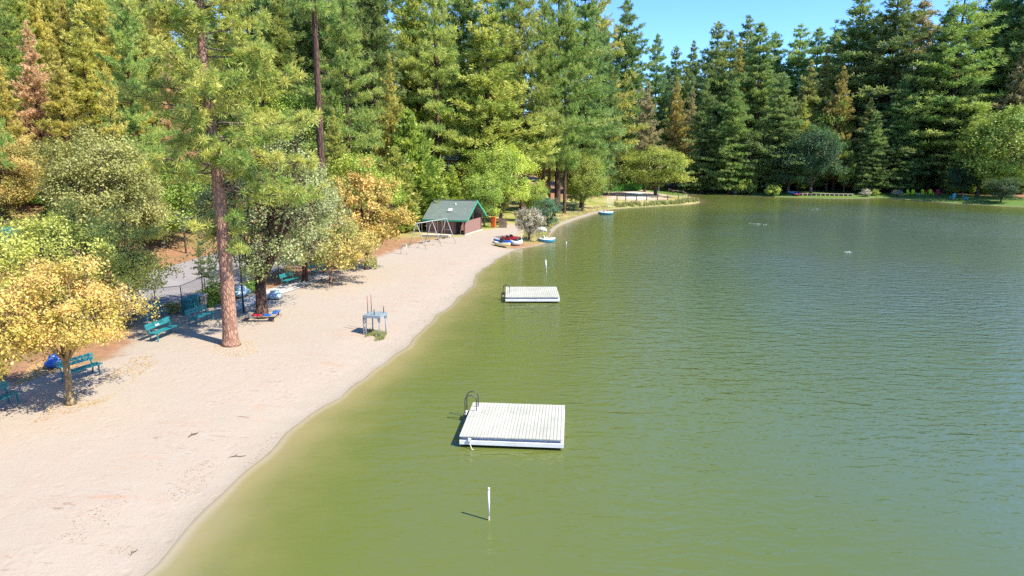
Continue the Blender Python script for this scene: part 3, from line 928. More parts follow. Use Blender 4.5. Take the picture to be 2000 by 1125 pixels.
S(275, 70, 120, 'cedar2', 'bushy yellow green cedar left of the big pine', 'cedar', 1.1)
S(342, 72, 104, 'cedar0', 'dried orange cedar half hidden behind the big pine', 'dead', .75)
S(320, 84, 22, 'cedar2', 'dense cedar behind the dried orange cedar, left of the big pine', 'cedar', 1.15)
S(300, 62, 300, 'broad1', 'yellow green maple over the orange slope left of the big pine', 'green', 1.1)
S(250, 56, 330, 'broad0', 'small olive maple at the foot of the thin pole conifer', 'olive', .8)
S(375, 68, 310, 'broad2', 'green maple directly behind the big pine trunk', 'green', .8)
S(345, 61, 240, 'slim1', 'thin dark stemmed conifer on the orange slope behind the street lamp', 'pine', .8)
S(410, 88, -40, 'pine0', 'dark pine whose top shows behind the big pine', 'pine_blue', .9)
S(470, 92, -60, 'cedar1', 'cedar filling the gap right of the big pine crown', 'cedar_green', 1.2)
S(520, 82, 60, 'cedar2', 'green cedar between the big pine and the bare trunk pine', 'cedar_green', 1.1)
S(560, 95, -80, 'fir0', 'tall fir left of the bare trunk pine', 'pine', 1.05)
plant('baretrunk', 'pine_tree', xat(627, 68), 68, 45, 'tall pine with long bare purple brown trunk left of the shed', 'tree', 'pine', .72)
S(600, 84, 150, 'broad2', 'green maple behind the bare trunk pine', 'green', .9)
S(682, 80, -60, 'pine1', 'bushy long needled pine right of the bare trunk pine', 'pine', 1.15)
S(655, 74, 210, 'cedar0', 'half height cedar close right of the bare trunk pine', 'cedar_green', .9)
S(690, 70, 290, 'broad1', 'green maple behind the orange maple', 'green', 1.0)
S(735, 96, -70, 'fir1', 'dark fir behind the yellow green cedar', 'fir', 1.0)
S(765, 88, 105, 'cedar1', 'narrow yellow green cedar left of the shed', 'cedar', .75)
S(800, 84, 218, 'young0', 'tall bright green young cedar left of the shed', 'green', .95)
S(770, 80, 290, 'young0', 'lower bright green young cedar behind the swing set', 'cedar_green', 1.0)
S(745, 76, 330, 'broad0', 'dark green bush tree behind the orange maple, by the swing set', 'green', .8)
S(880, 88, 325, 'young0', 'young cedar directly behind the shed roof', 'green', .85)
S(855, 100, -50, 'pine2', 'tall pine with dark trunk rising above the shed', 'pine', 1.05)
S(820, 108, -20, 'cedar2', 'narrow green cedar left of the pine above the shed', 'cedar_green', .9)
S(952, 102, 38, 'cedar0', 'big cedar with yellowish clumps and dark trunk behind the shed', 'cedar_green', 1.25)
S(908, 112, -50, 'fir2', 'dark fir between the shed pine and the yellowish cedar', 'fir', .9)
S(1020, 106, -70, 'pine0', 'tall pine with trunk visible almost to the top, right of the shed', 'pine', 1.1)
S(985, 114, -40, 'pine1', 'pine behind the yellowish cedar', 'pine_blue', .9)
S(978, 93, 268, 'broad2', 'leafy green maple right of the shed', 'green', 1.0)
S(945, 88, 330, 'broad0', 'small dark green maple against the shed gable', 'green', .8)
S(1090, 112, -60, 'pine2', 'tall straight pine above the cluster of brown trunks', 'pine', 1.2)
S(1062, 108, 20, 'pine1', 'pine with brown trunk at the left of the trunk cluster', 'pine', .8)
S(1074, 111, 60, 'slim1', 'slender conifer inside the trunk cluster', 'pine', .9)
S(1104, 110, 40, 'pine0', 'pine with pinkish trunk at the right of the trunk cluster', 'pine', .75)
S(1138, 122, -20, 'fir0', 'fir behind the lime green maple', 'fir', .95)
S(1140, 115, 290, 'broad2', 'lime green maple with white trunk by the shore path', 'lime', .95)
S(1072, 92, 384, 'broad1', 'bluish green shrub beside the shore path', 'teal', 1.25, name='shrub')
S(1045, 96, 350, 'broad0', 'green shrubby maple behind the bluish shrub', 'green', .8)
S(1176, 150, 52, 'fir1', 'smaller dark fir left of the skyline fir', 'fir_dark', .8)
S(1160, 156, 6, 'cedar1', 'cedar behind the smaller dark fir', 'cedar_green', 1.0)
S(1216, 178, -12, 'fir2', 'tallest fir at the left edge of the open sky', 'fir', 1.0)
S(1243, 182, 150, 'cedar2', 'olive cedar below the tallest skyline fir', 'tan', .9)
S(1205, 176, 318, 'broad1', 'grey green shrub tree at the foot of the tallest fir', 'olive', 1.1)
S(1284, 150, 281, 'broad2', 'round green maple on the grassy peninsula', 'lime', 1.75)
S(1250, 178, 335, 'broad0', 'small green bush behind the round peninsula maple', 'green', 1.0, name='shrub')

# far bank, left to right
S(1276, 190, 65, 'fir0', 'pointed fir at the low dip of the skyline', 'fir_dark', .8)
S(1262, 166, 160, 'cedar0', 'pale olive cedar under the pointed skyline fir', 'tan', .9)
S(1312, 215, 88, 'fir1', 'distant fir at the bottom of the sky notch', 'fir_dark', .9)
S(1345, 230, 78, 'fir2', 'distant bluish fir right of the sky notch', 'fir_dark', .9)
S(1318, 176, 150, 'cedar2', 'yellow tan cedar behind the peninsula', 'gold', .8)
S(1346, 180, 168, 'cedar1', 'reddish tan cedar right of the yellow tan one', 'tan', .85)
S(1332, 186, 120, 'fir2', 'slim green fir between the two tan cedars', 'fir', .7)
S(1390, 186, 40, 'fir1', 'tall pointed fir beside a lower twin on the far bank', 'fir', .85)
S(1416, 196, 58, 'fir0', 'lower twin of the tall pointed fir', 'fir_dark', .75)
S(1432, 190, 78, 'slim0', 'golden brown narrow conifer between the firs', 'gold', 1.1)
S(1446, 208, 28, 'fir2', 'fir with the narrowest spire on the far skyline', 'fir_dark', .85)
S(1472, 180, 42, 'fir0', 'broad rounded fir at the middle of the far bank', 'fir', 1.0)
S(1500, 192, 60, 'fir1', 'fir close right of the broad rounded fir', 'fir_dark', .9)
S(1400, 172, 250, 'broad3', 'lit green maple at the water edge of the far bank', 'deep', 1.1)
S(1365, 174, 300, 'broad3', 'yellowish maple near the end of the peninsula', 'lime', .8)
S(1545, 188, 45, 'fir2', 'pointed fir left of the golden spires', 'fir', .95)
S(1570, 175, 116, 'cedar0', 'olive cedar with sunlit right side on the far bank', 'olive', .9)
S(1597, 178, 92, 'slim0', 'tall golden spire conifer on the far bank', 'gold', 1.2)
S(1582, 205, 52, 'fir0', 'dark fir standing behind the golden spire', 'fir_dark', .9)
S(1610, 200, 62, 'fir1', 'dark fir right behind the golden spire', 'fir_dark', .85)
S(1633, 168, 128, 'cedar1', 'short golden topped conifer right of the golden spire', 'gold', .8)
S(1620, 168, 205, 'broad3', 'golden green maple above the dark round trees', 'lime', .8)
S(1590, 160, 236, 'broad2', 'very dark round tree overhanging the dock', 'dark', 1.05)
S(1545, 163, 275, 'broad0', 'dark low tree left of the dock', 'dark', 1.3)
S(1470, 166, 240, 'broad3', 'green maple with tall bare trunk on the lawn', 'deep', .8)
S(1500, 168, 250, 'broad3', 'brownish thinning maple on the far lawn', 'tan', .75)
S(1655, 178, -6, 'fir2', 'tall broad fir at the right end of the open sky', 'fir', 1.05)
S(1690, 184, 52, 'fir0', 'fir tucked against the tall broad fir', 'fir', .85)
S(1722, 172, -24, 'fir1', 'tallest dark fir right of the open sky', 'fir_dark', 1.05)
S(1655, 162, 285, 'broad3', 'yellow green sapling tree right of the dock', 'lime', .7)
S(1690, 164, 190, 'cedar2', 'lacy grey green cedar above the lawn', 'olive', .9)
S(1776, 180, 4, 'cedar0', 'tan cedar between the tallest dark fir and the sunlit pine', 'tan', 1.0)
S(1790, 168, 120, 'cedar1', 'bright green cedar low beside the sunlit pine', 'cedar_green', .8)
S(1850, 162, -14, 'pine1', 'huge pine with sunlit right side above the coloured chairs', 'pine', 1.25)
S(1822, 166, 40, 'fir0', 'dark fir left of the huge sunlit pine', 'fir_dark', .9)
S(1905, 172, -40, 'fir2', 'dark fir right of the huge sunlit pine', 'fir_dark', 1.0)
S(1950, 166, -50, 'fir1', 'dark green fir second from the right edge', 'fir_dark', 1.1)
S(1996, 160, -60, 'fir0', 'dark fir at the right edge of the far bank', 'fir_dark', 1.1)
S(1975, 156, 95, 'cedar2', 'brown tinted cedar at the right edge', 'tan', .9)
S(1920, 148, 218, 'broad3', 'round tree with lit yellow green top near the right edge', 'green', 1.0)
S(1985, 142, 196, 'broad1', 'yellow green topped tree at the right edge', 'lime', 1.1)
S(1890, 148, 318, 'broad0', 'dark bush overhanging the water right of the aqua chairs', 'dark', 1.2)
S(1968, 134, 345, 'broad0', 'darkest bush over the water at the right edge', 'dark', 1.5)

S(1372, 170, 150, 'fir1', 'mid height dark fir just right of the peninsula maple', 'fir_dark', .9)
S(1428, 167, 150, 'fir2', 'mid height green fir behind the lit maple of the far bank', 'fir', .9)
S(1520, 166, 140, 'fir0', 'mid height fir above the dark low tree left of the dock', 'fir_dark', 1.0)
S(1563, 167, 190, 'cedar1', 'low green cedar squeezed between the dark trees by the dock', 'cedar_green', .9)
S(1706, 160, 215, 'fir1', 'low dark fir behind the pale feathery shrub', 'fir_dark', 1.0)
S(1752, 163, 150, 'fir2', 'mid height dark fir behind the lime chairs', 'fir_dark', 1.0)
S(1880, 158, 140, 'fir0', 'mid height dark fir behind the aqua chairs', 'fir_dark', .9)

# the wood behind, filled at random between the ranks above
fill_kinds = {
    'hill': [('cedar', 'cedar', 22, 'yellow green cedar deep in the hillside wood left of the beach', 'cedars of the hillside wood'),
             ('cedar', 'cedar_green', 23, 'mid green cedar deep in the hillside wood left of the beach', 'green cedars of the hillside wood'),
             ('pine', 'pine', 26, 'long needled pine deep in the hillside wood left of the beach', 'pines of the hillside wood'),
             ('cedar', 'cedar', 24, 'yellow green cedar deep in the hillside wood left of the beach', 'cedars of the hillside wood')],
    'back': [('pine', 'pine', 36, 'tall pine in the back rows behind the shed', 'pines behind the shed'),
             ('fir', 'fir', 36, 'tall fir in the back rows behind the shed', 'firs behind the shed'),
             ('cedar', 'cedar_green', 31, 'green cedar in the back rows behind the shed', 'cedars behind the shed')],
    'far': [('fir', 'fir_dark', 31, 'dark fir in the back rows of the far bank', 'dark firs of the far bank'),
            ('fir', 'fir', 29, 'green fir in the back rows of the far bank', 'green firs of the far bank'),
            ('cedar', 'cedar_green', 25, 'cedar in the back rows of the far bank', 'cedars of the far bank')],
}
road_np = np.array([(p.x, p.y) for p in road_pts])
def road_dist(x, y):
    d = 1e9
    for (ax_, ay_), (bx_, by_) in zip(road_np[:-1], road_np[1:]):
        ex, ey = bx_ - ax_, by_ - ay_
        t = max(0, min(1, ((x - ax_) * ex + (y - ay_) * ey) / (ex * ex + ey * ey)))
        d = min(d, math.hypot(x - ax_ - t * ex, y - ay_ - t * ey))
    return d

rr = random.Random(5)
count = 0
cand = [(lambda y_: (rr.uniform(-.86 * y_, .86 * y_), y_))(rr.uniform(50, 240)) for k in range(9000)]
cand_sd = poly_sd(lake, np.array([c_[0] for c_ in cand]), np.array([c_[1] for c_ in cand]))
for (x, y), sd in zip(cand, cand_sd):
    if count >= 215: break
    zone = 'far' if y > 135 and x > .14 * y else ('back' if x > -.38 * y else 'hill')
    if zone == 'far':
        if sd < 26 or y < 172: continue
    elif zone == 'back':
        if sd < 27 or y < 96: continue
    else:
        if sd < 33 or road_dist(x, y) < 6: continue
    if y > (235 if zone == 'far' else 165 if zone == 'back' else 130): continue
    if 1185 < 1000 + x / y / .981 * F < 1370 and zone == 'back' and y < 170: continue
    if any((x - a) ** 2 + (y - b) ** 2 < (3.6 if zone != 'far' else 4.2) ** 2 for a, b, c in TREES): continue
    key, lf, H, lab, grp = rr.choice(fill_kinds[zone])
    H *= rr.uniform(.78, 1.12)
    if zone == 'far':
        u = 1000 + x / (.981 * y) * F
        cap = np.interp(u, [1180, 1215, 1260, 1300, 1345, 1400, 1450, 1540, 1620, 1660, 1720, 1780, 1860, 2000], [20, 0, 80, 100, 92, 60, 52, 70, 75, 30, 0, 30, 0, -40])
        H = min(H, ztop(cap + 5, y) - h1(x, y))
        if H < 8: continue
    plant('%s%d' % (key, rr.randrange(3)), kindname(key), x, y, H, lab, 'tree', lf, rr.uniform(.65, .95), None, grp)
    count += 1

# undergrowth
def under(n, test, keys, leaves, label, group, hs, seed):
    r2 = random.Random(seed); c = 0
    cnd = [(lambda y_: (r2.uniform(-.85 * y_, .85 * y_), y_))(r2.uniform(40, 180)) for k in range(6000)]
    csd = poly_sd(lake, np.array([c_[0] for c_ in cnd]), np.array([c_[1] for c_ in cnd]))
    for (x, y), sd in zip(cnd, csd):
        if c >= n: break
        if not test(x, y, sd) or road_dist(x, y) < 5.6 or (290 < 1000 + x / y / .981 * F < 440 and y < 76): continue
        plant(r2.choice(keys), 'shrub', x, y, r2.uniform(*hs), label, 'shrub', r2.choice(leaves), r2.uniform(.9, 1.5), None, group)
        c += 1
under(46, lambda x, y, sd: 20 < sd < 60 and y < 90 and x < -.36 * y, ['shrub0', 'shrub1'], ['green', 'olive', 'cedar_green'],
      'low leafy shrub under the trees of the left hillside', 'shrubs under the left hillside trees', (.8, 2.2), 3)
under(44, lambda x, y, sd: 14 < sd < 45 and 84 < y < 130 and -.3 * y < x < .14 * y, ['shrub0', 'broad1'], ['green', 'vivid', 'olive'],
      'leafy bush at the foot of the wood behind the shed', 'bushes behind the shed', (1.4, 3.8), 4)
under(30, lambda x, y, sd: 13 < sd < 40 and y > 172 and .1 * y < x < .26 * y, ['shrub0', 'broad0'], ['green', 'vivid', 'lime'],
      'leafy bush along the wood edge behind the volleyball court', 'bushes behind the court', (1.6, 4.2), 8)
under(34, lambda x, y, sd: .6 < sd < 3.5 and y > 140 and .275 * y < x < .40 * y, ['shrub0', 'broad0'], ['dark', 'green'],
      'dark bush overhanging the water of the far cove', 'bushes of the far cove', (1.5, 4.0), 9)
under(26, lambda x, y, sd: 15 < sd < 34 and y > 150 and x > .36 * y, ['shrub0', 'broad0', 'broad1'], ['dark', 'green'],
      'dark bush behind the far lawn', 'bushes behind the far lawn', (2, 5), 10)
for u, v, hh, lf, lab in ((425, 592, 1.5, 'green', 'dark green bush beside the utility box'), (337, 612, .7, 'olive', 'low dry shrub left of the green bins'),
                          (470, 578, .8, 'vivid', 'bright green plant left of the poplar trunk'), (492, 572, .9, 'vivid', 'bright green plant between pine and poplar'),
                          (412, 600, .5, 'vivid', 'low green plant right of the green bins'), (805, 448, 1.5, 'vivid', 'bright green bush left of the shed wall'),
                          (1690, 384, 1.8, 'grey', 'pale feathery shrub at the edge of the far lawn'), (1752, 383, 1.5, 'grey', 'pale spiky shrub left of the lime chairs'),
                          (1708, 382, 1.5, 'lime', 'small yellow green shrub between the two pale ones'), (1648, 368, 2.2, 'lime', 'yellow green shrub on the lawn behind the dock')):
    p = G(u, v)
    plant('shrub0', 'shrub', p.x, p.y, hh, lab, 'shrub', lf, 1.0)

# reeds and grass (nobody could count them)
def grass(name, pts, hmin, hmax, w, leaf):
    global rng
    rng = np.random.default_rng(len(pts))
    P0 = np.array(pts); k = len(P0)
    hh = rng.uniform(hmin, hmax, (k, 1))
    ln = rng.normal(0, .28, (k, 3)); ln[:, 2] = 1
    D = ln * hh
    a = rng.uniform(0, 6.283, k)
    S_ = np.stack([np.cos(a), np.sin(a), 0 * a], 1) * w
    V = np.stack([P0 - S_, P0 + S_, P0 + S_ * .7 + D * .6, P0 + D], 1).reshape(-1, 3)
    me = np_mesh(name, V, np.arange(4 * k).reshape(-1, 4), L[leaf], rng.uniform(0, 1, k))
    return tag(link_mesh(name, me), kind='stuff')

def scatter(poly_px, n, seed, clump=0):
    r3 = np.random.default_rng(seed)
    poly = np.array([tuple(G(u, v)[:2]) for u, v in poly_px])
    lo, hi = poly.min(0), poly.max(0)
    out = []
    while len(out) < n:
        q = r3.uniform(lo, hi, (n * 2, 2))
        ok = poly_sd(poly, q[:, 0], q[:, 1]) < 0
        if clump: ok &= (np.sin(q[:, 0] * 1.9 + 1) * np.cos(q[:, 1] * 1.3) + .6 * np.sin(q[:, 0] * 4.3)) > clump
        q = q[ok]
        z = hgt(q[:, 0], q[:, 1])
        out += [tuple(p) for p in np.column_stack([q, z])[z > -.05]]
    return out[:n]
tag(grass('reeds', scatter([(1198, 406), (1200, 400), (1250, 398.5), (1310, 396), (1352, 391), (1366, 394), (1330, 399), (1260, 403)], 3200, 1, -.25), .25, .95, .045, 'reed'),
    'green reeds along the front edge of the peninsula')
tag(grass('tall_grass', scatter([(1190, 376), (1196, 358), (1240, 352), (1252, 372)], 3600, 2, -.3), .8, 2.2, .06, 'vivid'), 'tall green grass behind the volleyball court')
tag(grass('dry_grass', scatter([(1012, 470), (1030, 440), (1100, 418), (1180, 398), (1190, 410), (1120, 427), (1082, 444), (1066, 472)], 9000, 3, -.4), .06, .28, .02, 'straw'), 'short dry grass along the shore path')
tag(grass('grass', scatter([(1012, 472), (1030, 448), (1075, 436), (1100, 428), (1074, 452), (1062, 474)], 8000, 4, -.2), .06, .24, .02, 'reed'), 'short green grass on the point by the boats')
tag(grass('weeds', scatter([(712, 660), (722, 645), (740, 648), (756, 652), (750, 664), (730, 668)], 900, 6, 0.1), .05, .25, .012, 'reed'), 'yellow green weeds under the lifeguard platform')


# ------------------------------------------------------------------ swim rafts
def raft_at(corners_px, z, label, dirt):
    """corners: front-left, front-right, back-right, back-left of the deck top"""
    p = [Vector((*P(u, v, z), 0)) for u, v in corners_px]
    c = (p[0] + p[1] + p[2] + p[3]) / 4
    ex = ((p[1] - p[0]) + (p[2] - p[3])) / 2
    ey = ((p[3] - p[0]) + (p[2] - p[1])) / 2
    return c, math.atan2(ex.y, ex.x), ex.length, ey.length

def make_raft(c, rz, W, D, z, label, ladder_y, n_boards):
    root = empty('swim_raft', (c.x, c.y, 0), rz)
    tag(root, label, 'swim raft', 'white swim rafts on the lake')
    bw = W / n_boards
    t = NT('raft_deck_paint')
    co = t.coord()
    n1 = t.noise(1.2, 5, .6, co); n2 = t.noise(9, 4, .65, t.mapv(co, (1, .12, 1)))
    col = t.mix(t.rng(n1, .4, .75), (.45, .435, .36), (.36, .36, .295))
    col = t.mix(t.rng(n2, .45, .75, 0, .35), col, (.55, .56, .52))
    vo = t.n('ShaderNodeTexVoronoi'); vo.inputs['Scale'].default_value = 2.9; t.l(co, vo.inputs['Vector'])
    sp = t.math('MULTIPLY', t.rng(vo.outputs[0], .05, .09, 1, 0), t.rng(t.noise(1.1, 1, .5, co), .52, .58))
    col = t.mix(t.math('MULTIPLY', sp, .85), col, (.13, .12, .10))
    st_ = t.noise(.7, 6, .7, t.mapv(co, (1, .45, 1)), .8)
    col = t.mix(t.rng(st_, .5, .72, 0, .6), col, (.33, .335, .27))
    t.principled(col, .6, None, .3)
    b = MB()
    for i in range(n_boards):
        x = -W / 2 + bw * (i + .5)
        b.box((x, random.uniform(-.006, .006), z - .02 + random.uniform(-.003, .003)), (bw - .010, D, .04))
    b.build('deck', t.m, root, bevel=.004)
    f = MB()                               # upper recessed rim and proud lower skirt
    for s in (-1, 1):
        f.box((0, s * (D / 2 - .15), z - .10), (W - .2, .045, .12))
        f.box((s * (W / 2 - .15), 0, z - .10), (.045, D - .35, .12))
    f.build('rim', M['shade_blue_rim'], root)
    k = MB()
    for s in (-1, 1):
        k.box((0, s * (D / 2 - .07), z - .235), (W, .14, .15))
        k.box((s * (W / 2 - .07), 0, z - .235), (.14, D - .18, .15))
    k.build('skirt', M['white'], root, bevel=.006)
    for s in (-1, 1):
        fl = MB().box((0, s * D * .32, .02), (W * .86, D * .22, .26))
        fl.build('float', M['rubber'], root, bevel=.03)
    # ladder on the left edge
    lx = -W / 2
    for dy in (-.22, .22):
        y = ladder_y + dy
        pts = [(lx + .28, y, z)]
        for a in range(0, 9):
            q = math.pi * a / 8
            pts.append((lx + .06 + .22 * math.cos(q), y, z + .42 + .2 * math.sin(q)))
        pts.append((lx - .16, y, -.5))
        MB().tube(pts, .02, 8).build('ladder_rail', M['dark_metal'], root, smooth=True)
    for q in range(3):
        MB().box((lx - .16, ladder_y, z - .16 - .26 * q), (.09, .44, .03)).build('ladder_step', M['white'], root)
    pl = MB().box((lx + .3, ladder_y, z + .008), (.16, .62, .012)); pl.build('ladder_plate', M['white'], root)
    return root

M['shade_blue_rim'] = paint('rim_shade_tint', (.40, .44, .50), .6, .15, 3)  # bluish shade under the deck overhang is put into this rim colour
Z = .42
c, rz, W, D = raft_at([(892, 852), (1097, 858), (1107, 792), (928, 785)], Z, '', 0)
rA = make_raft(c, rz, W, D, Z, 'larger near white swim raft with spotted plank deck and a cable bracket', D * .28, 30)
br = MB().box((-W / 2 + .36, -D / 2 - .03, Z - .12), (.11, .06, .12)).build('bracket', M['white'], rA, bevel=.01)
MB().tube([(-W / 2 + .38, -D / 2 - .06, Z - .14), (-W / 2 + .40, -D / 2 - .09, .12), (-W / 2 + .46, -D / 2 - .13, .0), (-W / 2 + .6, -D / 2 - .12, -.03), (-W / 2 + .72, -D / 2 - .05, -.05)], .016, 6).build('cable', M['white'], rA, smooth=True)
c, rz, W, D = raft_at([(985, 580), (1089, 580), (1091, 560), (990, 560)], Z, '', 0)
rB = make_raft(c, rz, W, D, Z, 'smaller looking far white swim raft with dark curved ladder', -D * .2, 28)

# ------------------------------------------------------------------ poles in the water
def pole(u, v0, v1, r, label, lean=0.0):
    x, y = P(u, v1, 0.0)
    H = ztop(v0, y)
    e = empty('marker_pole', (x, y, 0)); e.rotation_euler = (0, lean, 0)
    tag(e, label, 'marker pole', 'white marker poles in the lake')
    MB().tube([(0, 0, .14), (0, 0, H - .07)], r, 10).build('pipe', M['white'], e, smooth=True)
    MB().tube([(0, 0, -1.2), (0, 0, .139)], r * .9, 8).build('stake', M['old_wood'], e, smooth=True)
    MB().tube([(0, 0, H - .069), (0, 0, H - .02), (0, 0, H)], [r * 1.15, r * 1.15, r * .7], 10).build('cap', M['white'], e, smooth=True)
pole(955, 952, 1016, .03, 'thick white marker pole standing in the water in front of the near raft')
pole(1067, 507, 531, .05, 'thin white marker pole leaning in the water beyond the far raft', -.06)
pole(1106, 472, 480, .05, 'tiny white marker pole in the water right of the moored paddle boat')

# ------------------------------------------------------------------ lifeguard platform
def lifeguard():
    g = [G(717, 655), G(743, 659), G(751, 651), G(727, 646)]
    c = sum(g, Vector()) / 4
    ex = g[1] - g[0]
    e = empty('lifeguard_platform', (c.x, c.y, h1(c.x, c.y)), math.atan2(ex.y, ex.x) - .02)
    tag(e, 'blue grey lifeguard platform on thin legs standing alone on the sand', 'lifeguard stand')
    W, D, H = 1.02, 1.0, 1.12
    b = MB()
    for i in range(7): b.box((0, -D / 2 + D * (i + .5) / 7, H + .02), (W, D / 7 - .008, .04))
    b.build('deck', M['bluegrey'], e)
    b = MB()
    for s in (-1, 1):
        b.box((0, s * (D / 2 - .03), H - .06), (W - .02, .05, .11)); b.box((s * (W / 2 - .035), 0, H - .061), (.05, D - .13, .1))
    b.build('frame', M['bluegrey'], e)
    for x, y, top in ((-.40, -.42, H - .005), (.40, -.42, H - .005), (.42, .40, H - .005), (-.36, .40, H - .005)):
        MB().tube([(x, y, -.3), (x, y, top)], .035, 8).build('leg', M['bluegrey'], e, smooth=True)
        MB().box((x, y - .02 * (1 if y < 0 else -1), H - .2), (.16, .07, .2)).build('bracket', M['bluegrey'], e)
    for x, y, hh in ((-.44, .02, 1.0), (-.42, .45, .98)):
        MB().tube([(x, y, H + .04), (x, y, H + hh)], .022, 6).build('rail_post', M['rust_wood'], e, smooth=True)
    for x, y, hh in ((.08, -.30, .36), (.34, .36, .40)):
        MB().tube([(x, y, H + .04), (x, y, H + hh)], .024, 6).build('seat_post', M['dark_metal'], e, smooth=True)
    ld = MB()
    for q in range(4): ld.box((-.52, -.25, .2 + q * .24), (.04, .34, .035))
    for s in (-.18, .18): ld.beam((-.52, -.25 + s, -.1), (-.52, -.25 + s, H), .04, .04)
    ld.build('ladder', M['old_wood'], e)
lifeguard()

# ------------------------------------------------------------------ benches
def bench_proto():
    e = empty('park_bench', (0, 0, 0))
    b = MB()
    for i in range(3): b.box((0, -.21 + i * .145, .45), (1.9, .13, .045))
    b.build('seat', M['teal'], e, bevel=.006)
    b = MB()
    for i in range(2): b.box((0, .285 + i * .035, .66 + i * .15), (1.9, .04, .135), rx=-.22)
    b.build('backrest', M['teal'], e, bevel=.006)
    for x in (-.78, .78):
        b = MB()
        b.beam((x, -.22, -.1), (x, -.18, .425), .05, .05); b.beam((x, .24, -.1), (x, .16, .425), .05, .05)
        b.beam((x, -.24, .40), (x, .2, .40), .05, .045); b.beam((x, .19, .38), (x, .365, .88), .05, .05)
        b.build('leg', M['teal'], e)
    return e
benches = [((128, 748), (190, 730), 'bright teal bench behind the yellow maple trunk'),
           ((300, 668), (343, 650), 'teal bench left of the big pine, nearest the lake'),
           ((376, 637), (412, 624), 'teal bench directly left of the big pine trunk'),
           ((282, 630), (322, 619), 'dark teal bench under the olive tree by the fence'),
           ((612, 541), (638, 533), 'pale teal bench under the drooping small tree'),
           ((556, 560), (580, 553), 'teal bench half hidden behind the poplar leaves'),
           ((-28, 812), (22, 790), 'teal bench in the shade at the left edge')]
bp = None
for i, (a, b_, lab) in enumerate(benches):
    o = bench_proto() if bp is None else copy_tree(bp)
    bp = bp or o
    A_, B_ = G(*a), G(*b_)
    m_ = (A_ + B_) / 2
    d_ = B_ - A_
    o.location = (m_.x, m_.y, h1(m_.x, m_.y)); o.rotation_euler = (0, 0, math.atan2(d_.y, d_.x))
    s_ = max(.85, min(1.15, d_.xy.length / 1.7)); o.scale = (s_, 1, 1)
    tag(o, lab, 'bench', 'teal park benches on the beach')
sg = MB().box((-.15, .245, .70), (.3, .012, .11), rx=-.22).build('plaque', M['sky_blue'], [o for o in COL.objects if o.get('label') == benches[1][2]][0])

# ------------------------------------------------------------------ bins, box, bags
def bin_(u, v, label, ribs=True):
    p = G(u, v)
    e = empty('trash_bin', p, .25)
    tag(e, label, 'trash bin', 'green trash bins by the fence')
    b = MB(); n = 16
    for k in range(n):
        a = 6.283 * k / n
        b.box((.29 * math.cos(a), .29 * math.sin(a), .44), (.03, .095, .84), rz=a)
    b.tube([(0, 0, .02), (0, 0, .80)], .262, 20)
    b.build('body', M['teal_dark'], e)
    MB().tube([(0, 0, .84), (0, 0, .88), (0, 0, .93), (0, 0, .98)], [.34, .345, .28, .12], 20).build('lid', M['teal'], e, smooth=True)
    MB().tube([(0, 0, -.05), (0, 0, .06)], .3, 20).build('base', M['dark_metal'], e)
M['teal_dark'] = paint('dark_teal_paint', (.02, .19, .19), .5, .25, 5)
bin_(367, 613, 'left dark green slatted trash bin by the fence')
bin_(379, 607, 'right dark green slatted trash bin by the fence, behind its twin')
p = G(390, 602)
e = tag(empty('utility_box', p, .2), 'tan and brown utility box beside the green bins', 'utility box')
MB().box((0, 0, .4), (.8, .6, .8)).build('body', M['old_wood'], e, bevel=.02)
MB().box((0, 0, .825), (.88, .68, .05)).build('lid', M['concrete'], e, bevel=.01)
MB().box((-.1, -.305, .45), (.5, .02, .5)).build('door', M['brown_wood'], e)

def bag(u, v, s, mat, label, name='plastic_bag', cat='bag'):
    global rng
    p = G(u, v); rng = np.random.default_rng(int(u))
    b = MB(); rings = []
    ph = rng.uniform(0, 6, 4)
    for i in range(8):
        t = i / 7
        rr_ = (.10 + .42 * math.sin(min(1, t * 1.15 + .12) * 2.75)) * s
        rings.append([(rr_ * (1 + .22 * math.sin(3 * a + ph[0] + t * 2) + .12 * math.sin(5 * a + ph[1])) * math.cos(a),
                       rr_ * (1 + .22 * math.sin(3 * a + ph[0] + t * 2) + .12 * math.sin(5 * a + ph[2])) * math.sin(a), t * .62 * s) for a in np.linspace(0, 6.283, 17)[:-1]])
    b.loft(rings)
    e = tag(empty(name, p), label, cat)
    b.build('body', mat, e, smooth=True)
    MB().tube([(0, 0, .58 * s), (.03, 0, .66 * s), (.10 * s, .03, .78 * s)], [.07 * s, .03 * s, .09 * s], 8).build('knot', mat, e, smooth=True)
bag(110, 716, .9, M['blue'], 'bright blue tarp bundle on the leaf litter behind the yellow maple', 'tarp_bundle', 'tarp')
bag(468, 580, 1.2, M['sky_blue'], 'pale blue bag standing by the path right of the big pine')
bag(538, 584, .9, M['sky_blue'], 'crumpled blue bag on the sand right of the poplar trunk')

